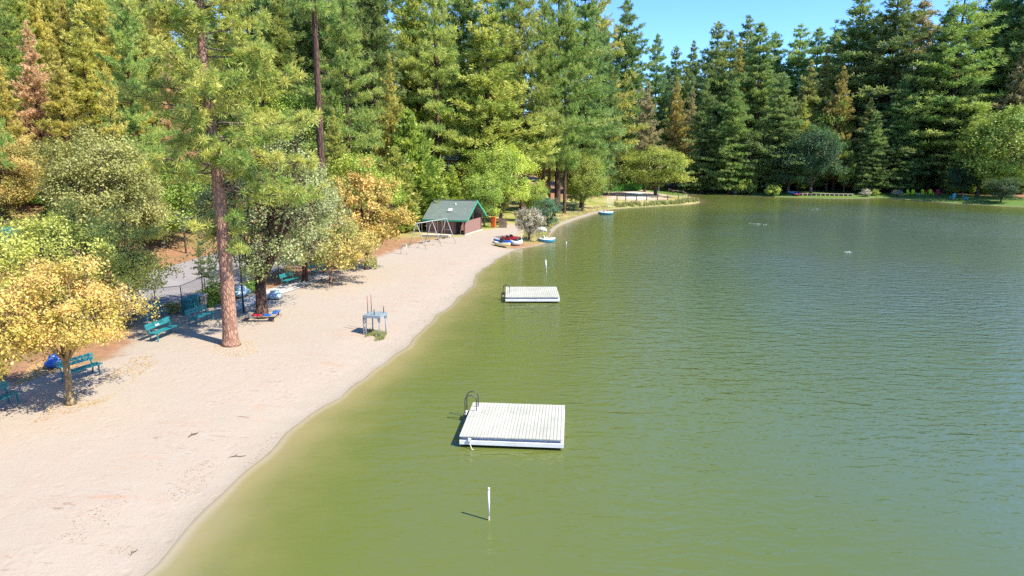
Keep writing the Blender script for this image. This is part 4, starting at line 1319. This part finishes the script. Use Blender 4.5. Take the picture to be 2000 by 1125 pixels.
# ------------------------------------------------------------------ bench box round the poplar with towels on it
p = G(514, 622)
e = tag(empty('tree_bench', p, .12), 'low wooden bench box around the poplar trunk', 'tree bench')
b = MB(); w = .86
for s in (-1, 1):
    b.box((0, s * (w - .16), .30), (2 * w, .30, .05)); b.box((s * (w - .16), 0, .301), (.30, 2 * w - .66, .048))
b.build('seat', M['old_wood'], e, bevel=.008)
for sx in (-1, 1):
    for sy in (-1, 1): MB().box((sx * (w - .16), sy * (w - .16), .09), (.1, .1, .36)).build('leg', M['brown_wood'], e)
def towel(dx, dy, sx, sy, mat, label, h=.12):
    q = Vector((p.x + dx, p.y + dy, h1(p.x, p.y) + .33))
    b = MB(); rings = []
    for i in range(7):
        x = (i / 6 - .5) * sx
        rings.append([(x, (k / 6 - .5) * sy, h * (.25 + .75 * abs(math.sin(i * 1.7 + k * .9))) * (1 - abs(k / 3 - 1) ** 3)) for k in range(7)] + [(x, sy / 2, 0), (x, -sy / 2, 0)])
    b.loft(rings)
    o = b.build('towel', mat, None, smooth=True); o.location = q
    tag(o, label, 'towel', 'towels on the tree bench')
towel(-.05, -.72, .5, .26, M['red'], 'red towel bunched on the front of the tree bench')
towel(.5, -.66, .38, .25, M['blue'], 'blue towel on the front corner of the tree bench')
towel(.74, .1, .26, .7, M['blue_violet'] if 'blue_violet' in M else M['blue'], 'blue and longer towel along the right side of the tree bench')

# ------------------------------------------------------------------ street lamp
p = G(441, 628)
e = tag(empty('street_lamp', (p.x + .25, p.y + 2.0, h1(p.x, p.y + 2))), 'street lamp with pale flat head on an arm, behind the big pine', 'street lamp')
hz = ztop(488, p.y + 2) - h1(p.x, p.y + 2)
MB().tube([(0, 0, -.3), (0, 0, hz)], [.06, .045], 10).build('pole', M['dark_metal'], e, smooth=True)
MB().tube([(0, 0, hz - .06), (.35, 0, hz), (.95, 0, hz)], .022, 8).build('arm', M['dark_metal'], e, smooth=True)
rings = []
for x, w_, h_ in ((.62, .04, .03), (.72, .12, .06), (.92, .16, .085), (1.1, .13, .07), (1.2, .04, .03)):
    rings.append([(x, w_ * math.cos(a), hz + .04 + h_ * max(-.25, math.sin(a))) for a in np.linspace(0, 6.283, 13)[:-1]])
MB().loft(rings).build('lamp_head', M['sky_pale'] if 'sky_pale' in M else M['grey_metal'], e, smooth=True)

# ------------------------------------------------------------------ chain-link fence along the road
def mesh_mat():
    t = NT('chain_link')
    co = t.coord('UV') if False else t.pos()
    d = t.n('ShaderNodeBsdfPrincipled'); d.inputs['Base Color'].default_value = (.12, .12, .13, 1); d.inputs['Roughness'].default_value = .5
    t.l(d.outputs[0], t.out.inputs[0])
    return t.m
M['chain'] = mesh_mat()
def fence(px, label, hh=1.35, wires=True):
    pts = [G(u, v) for u, v in px]
    e = tag(empty('chain_link_fence', pts[0]), label, 'fence')
    o = pts[0]
    for q in pts:
        MB().tube([q - o + Vector((0, 0, -.3)), q - o + Vector((0, 0, hh))], .03, 8).build('post', M['dark_metal'], e, smooth=True)
    b = MB()
    for a, c_ in zip(pts[:-1], pts[1:]):
        b.tube([a - o + Vector((0, 0, hh - .03)), c_ - o + Vector((0, 0, hh - .03))], .018, 6)
    b.build('top_rail', M['dark_metal'], e, smooth=True)
    b = MB()
    for a, c_ in zip(pts[:-1], pts[1:]):
        d_ = c_ - a; n_ = int(d_.length / .16); st = hh - .1
        for k in range(-int(st / .16), n_):
            for sgn in (1, -1):
                s0 = k / n_; s1 = (k + st / .16) / n_
                z0, z1 = .05, .05 + st
                if s0 < 0: z0 += (0 - s0) / (s1 - s0) * st; s0 = 0
                if s1 > 1: z1 -= (s1 - 1) / (s1 - (k / n_)) * st; s1 = 1
                if z1 <= z0: continue
                q0, q1 = (s0, s1) if sgn > 0 else (1 - s0, 1 - s1)
                b.beam(a - o + d_ * q0 + Vector((0, 0, z0)), a - o + d_ * q1 + Vector((0, 0, z1)), .006, .006)
    b.build('wire_mesh', M['chain'], e)
fence([(262, 612), (305, 606), (356, 600), (402, 578), (470, 562), (545, 540)], 'chain link fence on dark posts between the beach and the road')

# ------------------------------------------------------------------ shed
def shed():
    z0 = h1(-5.4, 78.9)
    e = empty('shed', (-5.45, 78.6, z0), R(-17))
    tag(e, 'brown shed with green gabled roof and skylights at the end of the beach', 'shed')
    Lx, Dy, eh, rh = 4.7, 5.8, 1.9, 1.75       # origin = front right corner; walls run to -x and +y
    t = .12
    b = MB()
    b.box((-Lx / 2 - .65, t / 2, eh / 2), (Lx - 1.3, t, eh))                # front wall left of the door recess
    b.box((-Lx + t / 2, Dy / 2 + t / 2, eh / 2 - .001), (t, Dy - t - .002, eh))
    b.box((-Lx / 2, Dy - t / 2, eh / 2 - .002), (Lx - .002, t, eh))
    b.box((-1.25, Dy / 2, eh / 2), (t, Dy - 2 * t - .01, eh - .01))         # inner wall behind the porch
    b.poly([(-1.25, t, eh), (-1.25, Dy - t, eh), (-1.25, Dy / 2, eh + rh - .18)])
    b.poly([(-Lx + .01, 0, eh), (-Lx + .01, Dy / 2, eh + rh), (-Lx + .01, Dy, eh)])
    b.build('wall', M['mauve'], e)
    bt = MB()
    for i in range(11): bt.box((-Lx + .1 + i * .33, -.012, eh / 2), (.05, .022, eh - .02))
    bt.box((-Lx / 2 - .65, -.016, .08), (Lx - 1.32, .03, .16))
    bt.build('siding_battens', M['mauve'], e)
    b = MB(); n = 22
    for i in range(n):                                                        # board screen on the gable side
        y = .06 + (Dy - .5) * (i + .5) / n
        b.box((.0, y, .82), (.05, (Dy - .5) / n - .012, 1.52))
    b.box((-.04, (Dy - .4) / 2, .82), (.03, Dy - .5, 1.44))
    b.build('screen_wall', M['mauve_light'], e)
    for x, y, top in ((-.03, .03, eh), (-.03, Dy / 2, eh + rh - .25), (-.03, Dy - .1, eh)):
        MB().box((x - .06, y + .03, top / 2), (.12, .12, top)).build('post', M['brown_wood'], e)
    MB().box((-.95, .5, .92), (.62, .05, 1.8)).build('door', M['dark_in'], e)
    MB().box((-.62, .3, .5), (.05, .5, .95), rz=.3).build('gate', M['mauve_light'], e)
    MB().box((-.6, Dy / 2, -.04), (1.4, Dy + .3, .12)).build('floor', M['concrete'], e)
    MB().box((.05, Dy / 2, .0), (.16, Dy, .2)).build('plinth', M['concrete_pale'], e)
    # roof slabs
    ov, og = .45, .42
    for s in (-1, 1):
        y_e = -ov if s < 0 else Dy + ov
        run = Dy / 2 + ov
        sl = rh / (Dy / 2)
        ze = eh + .06 - sl * ov; zr = eh + .06 + rh
        b = MB()
        x0, x1 = -Lx - og, og + .1
        y_m = Dy / 2
        tk = .09
        v = [(x0, y_e, ze), (x1, y_e, ze), (x1, y_m, zr), (x0, y_m, zr)]
        b.v = v + [(x_, y_, z_ + tk) for x_, y_, z_ in v]
        b.f = [(0, 1, 2, 3), (7, 6, 5, 4), (0, 4, 5, 1), (2, 6, 7, 3), (0, 3, 7, 4), (1, 5, 6, 2)]
        rf = b.build('roof', M['roof_green'], e)
        tb = MB().beam((x1 + .022, y_e, ze + .02), (x1 + .022, y_m, zr + .02), .04, .2)
        tb.build('trim', M['roof_trim'], rf)
        MB().box(((x0 + x1) / 2, y_e + (-.02 if s < 0 else .02), ze + .0), (x1 - x0, .036, .17)).build('fascia', M['roof_trim'], rf)
        if s < 0:
            for dx in (-2.2,):
                yy = Dy * .18; zz = eh + .15 + sl * yy
                sk = MB().box((dx, yy, zz + .05), (.62, .6, .12), rx=math.atan(sl)).build('skylight', M['skylight_frame'], rf, bevel=.01)
                MB().box((dx, yy - .0, zz + .125), (.5, .48, .03), rx=math.atan(sl)).build('pane', M['white'], sk)
            MB().tube([(-1.9, Dy * .36, eh + .9), (-1.9, Dy * .36, eh + 1.62)], .06, 8).build('vent_pipe', M['grey_metal'], rf, smooth=True)
    MB().box(((-Lx + .5) / 2 - .2, Dy / 2, eh + rh + .165), (Lx + .9, .22, .05)).build('ridge_cap', M['roof_green'], e)
    return e
M['concrete_pale'] = paint('pale_concrete', (.66, .62, .56), .9, .2, 2, .2)
M['skylight_frame'] = paint('skylight_frame', (.18, .22, .24), .5, .2, 3)
def roofmat():
    t = NT('green_shingles')
    co = t.coord()
    br_ = t.n('ShaderNodeTexBrick'); br_.inputs['Scale'].default_value = 5.0
    br_.inputs['Color1'].default_value = (.125, .155, .138, 1); br_.inputs['Color2'].default_value = (.15, .178, .158, 1); br_.inputs['Mortar'].default_value = (.085, .145, .11, 1)
    br_.inputs['Mortar Size'].default_value = .02; br_.inputs['Brick Width'].default_value = .9; br_.inputs['Row Height'].default_value = .35
    t.l(co, br_.inputs['Vector'])
    c = t.mix(t.rng(t.noise(1.4, 5, .6, co), .4, .7, 0, .6), br_.outputs[0], (.17, .205, .175))
    t.principled(c, .9, t.bump(t.noise(40, 2, .6, co), .3, .01), .15)
    return t.m
M['roof_green'] = roofmat()
shed()
p = G(964, 444)
e = tag(empty('storage_cabinet', p, R(-17)), 'bright orange storage cabinet at the right side of the shed', 'cabinet')
MB().box((0, 0, .65), (.55, .5, 1.4)).build('body', M['orange_door'], e, bevel=.02)
MB().box((0, -.262, .66), (.45, .02, 1.2)).build('door', M['orange_door'], e)
p = G(975, 446)
e = tag(empty('wood_screen', (p.x, p.y + .6, p.z), R(10)), 'short brown board screen right of the orange cabinet', 'screen')
b = MB()
for i in range(7): b.box((i * .15, 0, .6), (.13, .03, 1.3))
b.build('boards', M['brown_wood'], e)
for x in (.0, .9): MB().box((x, .06, .6), (.08, .08, 1.4)).build('post', M['brown_wood'], e)
p = G(850, 463)
e = tag(empty('concrete_step', p, R(-10)), 'low concrete step wall in front of the shed', 'step')
MB().box((0, 0, .08), (3.1, .3, .34)).build('wall', M['old_wood'], e, bevel=.02)
MB().box((0, .42, .13), (3.3, .5, .26)).build('tread', M['concrete_pale'], e, bevel=.02)

# ------------------------------------------------------------------ swing set
M['swing_metal'] = paint('swing_metal', (.40, .40, .39), .45, .2, 6)
def swings():
    a0, a1 = G(815, 485), G(873, 474)
    c = (a0 + a1) / 2; d = a1 - a0; W = d.xy.length
    e = empty('swing_set', (c.x, c.y, h1(c.x, c.y)), math.atan2(d.y, d.x))
    tag(e, 'white metal swing set with three A frames and black seats on the sand', 'swing set')
    H = 2.55
    MB().tube([(-W / 2 - .05, 0, H), (W / 2 + .05, 0, H)], .045, 10).build('top_bar', M['swing_metal'], e, smooth=True)
    for x in (-W / 2, 0, W / 2):
        for s in (-1, 1):
            MB().tube([(x, 0, H), (x + (.0 if x else .0), s * 1.15, -.15)], .032, 8).build('leg', M['swing_metal'], e, smooth=True)
        MB().tube([(x, -.5, 1.4), (x, .5, 1.4)], .025, 6).build('brace', M['swing_metal'], e, smooth=True)
    for x in (-W * .38, -W * .14, W * .14, W * .38):
        b = MB()
        rings = [[(x + dx, -.07, .5 - dz), (x + dx, .07, .5 - dz), (x + dx, .07, .535 - dz), (x + dx, -.07, .535 - dz)] for dx, dz in ((-.25, -.06), (-.14, .01), (0, .04), (.14, .01), (.25, -.06))]
        st = b.loft(rings).build('swing_seat', M['rubber'], e)
        for dx in (-.25, .25):
            MB().tube([(x + dx, 0, .57), (x + dx * .9, 0, H)], .009, 4).build('chain', M['swing_metal'], st, smooth=True)
swings()
p = G(789, 497)
e = tag(empty('spring_toy', p), 'small thin metal frame left of the swing set by the orange leaves', 'play frame')
MB().tube([(-.3, 0, -.1), (-.24, 0, 1.0), (.24, 0, 1.0), (.3, 0, -.1)], .03, 6).build('hoop', M['grey_metal'], e, smooth=True)
MB().tube([(-.26, 0, .6), (.26, 0, .6)], .022, 6).build('rung', M['grey_metal'], e, smooth=True)

# ------------------------------------------------------------------ boats
def hull_rings(L_, W_, H_, n=11, flip=False, sheer=.12, k=10):
    rings = []
    for i in range(n):
        t = i / (n - 1) * 2 - 1
        w = W_ / 2 * max(.03, (1 - abs(t) ** 2.6)) ; 
        lift = H_ * .35 * abs(t) ** 3
        ring = []
        for j in range(k):
            a = math.pi * j / (k - 1)
            ring.append((t * L_ / 2, -w * math.cos(a), lift + (H_ - lift) * (1 - math.sin(a) ** .8) + sheer * t * t))
        if flip: ring = [(x, y, H_ + sheer - z) for x, y, z in reversed(ring)]
        rings.append(ring)
    return rings
def kayak(u0, v0, u1, v1, mat, rim, label, name='kayak', W_=.72, H_=.34, group='boats drawn up on the sand', flip=False, cat='kayak', seats=1):
    a, b_ = G(u0, v0), G(u1, v1)
    c = (a + b_) / 2; d = b_ - a
    L_ = d.xy.length
    e = tag(empty(name, (c.x, c.y, h1(c.x, c.y) + .02), math.atan2(d.y, d.x)), label, cat, group)
    MB().loft(hull_rings(L_, W_, H_, flip=flip)).build('hull', M[mat], e, smooth=True)
    if not flip:
        rings = hull_rings(L_ * .96, W_ * .93, H_)
        deck = []
        for r_ in rings:
            x = r_[0][0]; z = r_[0][2] + .012; w = abs(r_[0][1])
            deck.append([(x, -w, z), (x, -w * .5, z + .05), (x, 0, z + .07), (x, w * .5, z + .05), (x, w, z), (x, 0, z - .03)])
        dk = MB().loft(deck).build('deck', M[rim], e, smooth=True)
        for q in range(seats):
            x = (q - (seats - 1) / 2) * L_ * .3
            MB().tube([(x - .3, 0, H_ + .085), (x, 0, H_ + .10), (x + .3, 0, H_ + .085)], [.05, W_ * .26, .06], 10).build('cockpit', M['rubber'], dk, smooth=True)
            MB().box((x - .22, 0, H_ + .2), (.05, W_ * .45, .22), ry=-.2).build('seat', M['rubber'], e)
    return e
kayak(963, 478, 997, 486, 'yellow', 'white', 'cream yellow hulled kayak lying nearest the water beside the blue one', W_=.8)
kayak(964, 474, 1000, 481.5, 'blue', 'blue', 'bright blue kayak between the cream one and the red ones', W_=.85)
kayak(980, 469, 1006, 475.5, 'red', 'red', 'red kayak lying behind the blue kayak', W_=.7)
kayak(988, 467, 1012, 473, 'red', 'red', 'red kayak farthest back in the row, nearest the willow', W_=.7)
kayak(996, 479, 1021, 480, 'white', 'white', 'white dinghy at the end of the kayak row with a thin mast', 'dinghy', 1.1, .42, cat='boat')
q = [o for o in COL.objects if o.get('label', '').startswith('white dinghy')][0]
MB().tube([(.55, 0, .3), (.55, 0, 1.25)], .03, 6).build('mast', M['grey_metal'], q, smooth=True)
kayak(1046, 450, 1068, 453.5, 'white', 'white', 'white rowing boat lying upside down on the grass behind the willow', 'rowing_boat', 1.1, .42, flip=True, cat='boat')
def paddle_boat(u, v, L_, label, rz):
    x, y = P(u, v, 0)
    e = tag(empty('paddle_boat', (x, y, -.1), rz), label, 'paddle boat', 'moored blue and white paddle boats')
    MB().loft(hull_rings(L_, 1.3, .42, sheer=.06)).build('hull', M['hull_teal'], e, smooth=True)
    rings = hull_rings(L_ * 1.02, 1.36, .42, sheer=.06); deck = []
    for r_ in rings:
        x_ = r_[0][0]; z = r_[0][2] + .01; w = abs(r_[0][1])
        deck.append([(x_, -w, z), (x_, -w * .8, z + .12), (x_, w * .8, z + .12), (x_, w, z), (x_, 0, z - .03)])
    MB().loft(deck).build('deck', M['white'], e, smooth=True)
    for s in (-.3, .3):
        MB().box((-.25, s, .68), (.12, .45, .38), ry=-.2).build('seat', M['white'], e, bevel=.03)
    MB().tube([(.35, 0, .5), (.28, 0, .85)], .03, 6).build('tiller', M['dark_metal'], e, smooth=True)
paddle_boat(1067, 473, 2.0, 'blue and white paddle boat floating at the tip of the point by the willow', .05)
paddle_boat(1183, 419, 2.5, 'blue and white paddle boat moored where the peninsula begins', .1)

# ------------------------------------------------------------------ low retaining wall along the path, peninsula fence, court
def low_wall(px, label):
    pts = [Vector((*P(u, v, 0), 0)) for u, v in px]
    b = MB()
    for a, c_ in zip(pts[:-1], pts[1:]): b.beam(a + Vector((0, 0, -.2)), c_ + Vector((0, 0, -.2)), .25, .9)
    o = b.build('retaining_wall', M['old_wood'])
    tag(o, label, 'retaining wall')
low_wall([(1074, 455), (1083, 445.5), (1096, 438), (1120, 429), (1150, 419.5), (1177, 412.5)], 'low dark timber edging wall between the shore path and the lake')

def post_fence(px, hh, label):
    pts = [G(u, v) for u, v in px]
    o = pts[0]
    e = tag(empty('rail_fence', o), label, 'fence')
    for q in pts: MB().box(q - o + Vector((0, 0, hh / 2 - .1)), (.17, .17, hh + .2)).build('post', M['brown_wood'], e)
    b = MB()
    for a, c_ in zip(pts[:-1], pts[1:]): b.beam(a - o + Vector((0, 0, hh * .82)), c_ - o + Vector((0, 0, hh * .82)), .06, .1)
    b.build('rail', M['old_wood'], e)
post_fence([(1205, 391.5), (1222, 392), (1243, 392), (1263, 391.5), (1284, 391), (1304, 391), (1325, 391), (1344, 390)], 1.0, 'weathered rail fence along the front of the volleyball court')
post_fence([(1344, 389), (1334, 381.5), (1324, 380.5), (1314, 380), (1306, 377)], 1.15, 'weathered rail fence under the round maple at the peninsula end')
def gate(u0, u1, v):
    a, b_ = G(u0, v), G(u1, v)
    e = tag(empty('gate', a, math.atan2((b_ - a).y, (b_ - a).x)), 'small white wire gate at the start of the peninsula', 'gate')
    w = (b_ - a).xy.length
    for x in (0, w): MB().tube([(x, 0, -.2), (x, 0, 1.8)], .06, 8).build('post', M['grey_metal'], e, smooth=True)
    b = MB()
    for z in (.2, .8, 1.5): b.tube([(0, 0, z), (w, 0, z)], .03, 6)
    for k in range(1, 7): b.tube([(w * k / 7, 0, .2), (w * k / 7, 0, 1.5)], .016, 5)
    b.build('panel', M['grey_metal'], e)
gate(1186, 1196, 405)
p = G(1286, 384.5)
e = tag(empty('net_pole', p), 'single white net pole at the right end of the volleyball court', 'net pole')
MB().tube([(0, 0, -.3), (0, 0, 2.6)], .06, 8).build('shaft', M['white'], e, smooth=True)
MB().tube([(0, 0, -.02), (0, 0, .12)], .16, 10).build('foot', M['concrete'], e, smooth=True)

# ------------------------------------------------------------------ far bank furniture
def garden_chair(mat):
    e = empty('garden_chair', (0, 0, 0))
    b = MB()
    for i in range(4): b.box((0, -.22 + i * .14, .34 - i * .03), (.55, .12, .03), rx=-.2)
    b.build('seat', M[mat], e)
    b = MB()
    for i in range(5): b.box(((i - 2) * .115, .36, .66 + .07 * (1 - abs(i - 2) / 2)), (.105, .03, .8 + .12 * (1 - abs(i - 2) / 2)), rx=-.38)
    b.build('backrest', M[mat], e)
    for s in (-1, 1):
        MB().box((s * .36, .02, .56), (.13, .72, .03)).build('arm', M[mat], e)
        MB().box((s * .34, -.28, .27), (.05, .1, .54)).build('leg', M[mat], e)
        MB().beam((s * .33, .42, -.02), (s * .33, -.1, .36), .05, .1).build('leg', M[mat], e)
    return e
chairs = [(1775, 381.5, 'lime', 'leftmost of the four lime garden chairs on the far lawn', .1), (1784.5, 381.5, 'lime', 'lime garden chair just left of the white side table', -.1),
          (1804, 381.3, 'lime', 'lime garden chair just right of the white side table', .1), (1818, 381.3, 'lime', 'lime garden chair next to the crimson chair', -.15),
          (1832, 381, 'crimson', 'crimson garden chair at the end of the lime row', -.3), (1860, 389.5, 'aqua', 'left aqua garden chair at the water edge of the far bank', -1.2),
          (1885, 390.2, 'aqua', 'right aqua garden chair at the water edge of the far bank', 1.3)]
protos = {}
for u, v, m_, lab, rz in chairs:
    o = garden_chair(m_) if m_ not in protos else copy_tree(protos[m_])
    protos.setdefault(m_, o)
    q = G(u, v)
    o.location = q; o.rotation_euler = (0, 0, rz); o.scale = (1.15,) * 3
    tag(o, lab, 'garden chair', 'garden chairs on the far bank')
q = G(1796, 381.5)
e = tag(empty('side_table', q), 'small white side table among the lime garden chairs', 'side table')
MB().box((0, 0, .45), (.6, .6, .05)).build('top', M['white'], e)
for sx in (-1, 1):
    for sy in (-1, 1): MB().box((sx * .24, sy * .24, .2), (.05, .05, .45)).build('leg', M['white'], e)
q = G(1812, 378.5)
e = tag(empty('picnic_table', q), 'reddish orange picnic table behind the lime garden chairs', 'picnic table')
b = MB()
for i in range(4): b.box((0, -.3 + i * .2, .75), (2.2, .18, .05))
b.build('top', M['orange_door'], e)
for s in (-1, 1):
    MB().box((0, s * .75, .45), (2.2, .28, .05)).build('seat', M['orange_door'], e)
    MB().beam((s * .8, -.8, 0), (s * .8, .3, .73), .06, .1).build('leg', M['rust_wood'], e)
    MB().beam((s * .86, .8, 0), (s * .86, -.3, .73), .06, .1).build('leg', M['rust_wood'], e)

def dock():
    a, b_ = Vector((*P(1566, 384.5, 0), 0)), Vector((*P(1672, 386, 0), 0))
    d = b_ - a; W = d.length
    e = tag(empty('dock', a + Vector((0, 1.2, 0)), math.atan2(d.y, d.x)), 'grey timber dock on pale posts in the shade of the far bank', 'dock')
    b = MB(); n = 60
    for i in range(n): b.box((W * (i + .5) / n, 0, .72), (W / n - .02, 2.0, .05))
    b.build('deck', M['old_wood'], e)
    for i in range(12):
        MB().tube([(W * (i + .5) / 12, -.95, -1.5), (W * (i + .5) / 12, -.95, .69)], .09, 8).build('post', M['old_wood'], e, smooth=True)
    MB().box((W / 2, -.9, .62), (W, .06, .14)).build('beam', M['brown_wood'], e)
dock()
def far_kayak(u, v, mat, label):
    q = G(u, v)
    e = tag(empty('kayak', q, .4), label, 'kayak', 'kayaks on the far bank')
    MB().loft(hull_rings(2.8, .75, .4)).build('hull', M[mat], e, smooth=True)
    MB().tube([(-.4, 0, .38), (0, 0, .42), (.4, 0, .38)], [.05, .24, .05], 8).build('cockpit', M['rubber'], e, smooth=True)
far_kayak(1553, 380, 'blue', 'blue kayak on the shaded bank left of the dock')
far_kayak(1560, 382, 'red', 'red kayak on the shaded bank just left of the dock')
far_kayak(1548, 377.5, 'sky_blue', 'pale blue kayak behind the blue one left of the dock')
q = G(1440, 377)
e = tag(empty('garden_tent', q), 'small pale blue garden tent among the trees of the far lawn', 'tent')
MB().loft([[(-1, -1, 0), (1, -1, 0), (1, 1, 0), (-1, 1, 0)], [(-.95, -.95, 1.2), (.95, -.95, 1.2), (.95, .95, 1.2), (-.95, .95, 1.2)], [(-.05, -.05, 1.9), (.05, -.05, 1.9), (.05, .05, 1.9), (-.05, .05, 1.9)]]).build('canopy', M['sky_blue'], e)
MB().box((0, -1.01, .5), (.7, .02, 1.0)).build('door', M['bluegrey'], e)

# ------------------------------------------------------------------ cabins in the wood
def cabin(u, Y, v_ridge, W_, D_, wh, rh, roofm, wallm, label, rz):
    x = xat(u, Y); zr = ztop(v_ridge, Y); zb = zr - wh - rh
    zg = h1(x, Y)
    e = tag(empty('cabin', (x, Y, min(zg, zb) if zb < zg else zb), rz), label, 'cabin')
    base = e.location.z
    w = zr - rh - base
    b = MB().box((0, 0, w / 2 - 1), (W_, D_, w + 2))
    for s in (-1, 1): b.poly([(s * W_ / 2, -D_ / 2, w), (s * W_ / 2, D_ / 2, w), (s * W_ / 2, 0, w + rh)])
    b.build('wall', M[wallm], e)
    for s in (-1, 1):
        o_ = .5
        sl = rh / (D_ / 2)
        v = [(-W_ / 2 - o_, s * (D_ / 2 + o_), w - sl * o_ + .02), (W_ / 2 + o_, s * (D_ / 2 + o_), w - sl * o_ + .02), (W_ / 2 + o_, 0, w + rh + .02), (-W_ / 2 - o_, 0, w + rh + .02)]
        q = MB(); q.v = v + [(a, b2, c + .12) for a, b2, c in v]
        q.f = [(0, 1, 2, 3), (7, 6, 5, 4), (0, 4, 5, 1), (2, 6, 7, 3), (0, 3, 7, 4), (1, 5, 6, 2)]
        q.build('roof', M[roofm], e)
    for s in (-.25, .25):
        wd = MB().box((s * W_, -D_ / 2 - .02, w - 1.1), (1.0, .06, 1.0)).build('window', M['white'], e)
        MB().box((s * W_, -D_ / 2 - .055, w - 1.1), (.84, .02, .84)).build('pane', M['glass'], wd)
    MB().box((0, -D_ / 2 - .02, w - 1.4), (.9, .05, 1.9)).build('door', M['brown_wood'], e)
cabin(842, 118, 238, 8, 6, 2.6, 1.8, 'roof_red', 'rust_wood', 'red brown cabin half hidden in the wood above the shed', .2)
cabin(856, 104, 290, 6, 5, 2.4, 1.4, 'roof_grey', 'mauve', 'grey roofed cabin glimpsed behind the young cedar', -.1)
cabin(305, 74, 345, 7, 5, 2.4, 1.3, 'teal_dark', 'brown_wood', 'dark cabin with teal roof up the slope behind the big pine', .15)
cabin(-14, 56, 445, 5, 4, 2.3, 1.2, 'teal_dark', 'mauve', 'small cabin with teal roof at the left edge', .1)
cabin(1800, 196, 268, 10, 7, 3, 2.4, 'roof_grey', 'rust_wood', 'house with shiny grey roof hidden among the far bank trees', .3)
cabin(895, 112, 320, 5, 4, 2.3, 1.2, 'roof_red', 'rust_wood', 'dark red cabin between trunks directly above the shed ridge', -.2)

def rock(u, v, s, label):
    global rng
    rng = np.random.default_rng(int(u + v)); q = G(u, v)
    ph = rng.uniform(0, 6, 6); b = MB(); rings = []
    for i in range(8):
        t = i / 7; r_ = math.sin(.35 + t * 2.6) ** 1.3 * s
        rings.append([(r_ * (1 + .18 * math.sin(2 * a + ph[0] + t) + .1 * math.sin(5 * a + ph[1] + 3 * t)) * math.cos(a) * 1.5,
                       r_ * (1 + .18 * math.sin(3 * a + ph[2]) + .1 * math.sin(4 * a + ph[3] + 2 * t)) * math.sin(a), (t - .25) * s * 1.1) for a in np.linspace(0, 6.283, 19)[:-1]])
    o = b.loft(rings).build('boulder', M['rock'], None, smooth=True); o.location = q
    tag(o, label, 'boulder', 'boulders on the orange slope')
rock(272, 447, 1.0, 'large grey boulder on the orange needle slope above the road')
rock(290, 452, .6, 'smaller grey boulder right of the large one above the road')

# ------------------------------------------------------------------ bubbling aerators
def aerator(u, v, s, label):
    x, y = P(u, v, 0)
    global rng
    rng = np.random.default_rng(int(u)); k = 45
    a = rng.uniform(0, 6.283, k); r_ = rng.uniform(0, 1, k) ** 1.3 * s
    hh = .05 * np.exp(-(r_ / (s * .35)) ** 2) + .015
    b = MB()
    C = np.column_stack([r_ * np.cos(a) * 1.2, r_ * np.sin(a) * 2.2, hh * rng.uniform(.3, 1, k)])
    V, Fq, tv = blades(C, np.tile([0, 0, .4], (k, 1)), 2, .07, .04, 1.0, .03, np.full(k, .5))
    o = link_mesh('water_bubbler', np_mesh('water_bubbler', V, Fq, M['foam']))
    o.location = (x, y, 0)
    tag(o, label, 'bubbler', 'water bubblers in the lake')
aerator(1595, 409, 1.3, 'white water bubbler farthest out, in front of the dock')
aerator(1480, 437.5, .9, 'white water bubbler nearer than the one before the dock')
aerator(1657, 492.5, .3, 'faint water bubbler nearest to the camera at the right')

# ------------------------------------------------------------------ driftwood and litter on the sand
def stick(u, v, ln, a, label, r=.014):
    q = G(u, v)
    o = MB().tube([(-ln / 2, 0, .01), (-.1 * ln, .06 * ln, .04), (.2 * ln, -.03 * ln, .025), (ln / 2, .05 * ln, .015)], [r * .6, r, r * .9, r * .4], 6)
    o.tube([(-.1 * ln, .06 * ln, .035), (.05 * ln, .26 * ln, .06)], [r * .7, r * .3], 5)
    o = o.build('driftwood_stick', M['brown_wood'], None, smooth=True)
    o.location = q; o.rotation_euler = (0, 0, a)
    tag(o, label, 'stick', 'sticks on the sand')
stick(378, 850, .42, 1.1, 'lone dark stick in the middle of the near sand', .03)
stick(462, 893, .62, .3, 'thin curved stick near the waterline')
stick(262, 1080, .3, 1.4, 'small stick in the lowest part of the beach')
def litter(name, pts, size, leaf):
    global rng
    rng = np.random.default_rng(len(pts))
    k = len(pts); C = np.array(pts) + np.array([0, 0, .012])
    N_ = unit(k) * .35 + np.array([0, 0, 1.]); D = np.cross(N_, unit(k)); D /= np.linalg.norm(D, axis=1, keepdims=True)
    S_ = np.cross(N_ / np.linalg.norm(N_, axis=1, keepdims=True), D)
    s = size * rng.uniform(.4, 1.2, (k, 1))
    V = np.stack([C - D * s, C + S_ * s * .4, C + D * s, C - S_ * s * .4], 1).reshape(-1, 3)
    return tag(link_mesh(name, np_mesh(name, V, np.arange(4 * k).reshape(-1, 4), L[leaf], rng.uniform(0, 1, k))), kind='stuff')
tag(litter('fallen_leaves', scatter([(60, 830), (110, 780), (200, 745), (240, 700), (330, 690), (200, 790)], 900, 21, -.3), .05, 'orange'), 'fallen leaves on the sand under the yellow maple')
tag(litter('washed_up_litter', scatter([(80, 1050), (230, 965), (440, 880), (560, 815), (575, 822), (430, 975), (330, 1050), (250, 1090)], 420, 22, .3), .03, 'tan'), 'rusty plant litter washed up on the sand')
tag(litter('pine_needle_litter', scatter([(420, 664), (492, 664), (505, 688), (470, 700), (415, 690)], 700, 25), .045, 'dead'), 'dry needles and cones around the foot of the big pine')
tag(litter('beach_debris', scatter([(600, 790), (700, 720), (790, 640), (900, 540), (930, 528), (860, 605), (700, 735)], 500, 23, .1), .03, 'tan'), 'dark flecks of litter along the upper waterline')
tag(litter('leaf_litter', scatter([(20, 760), (60, 715), (130, 690), (150, 716), (80, 735)], 2500, 24), .07, 'dead'), 'orange leaf litter behind the nearest bench')
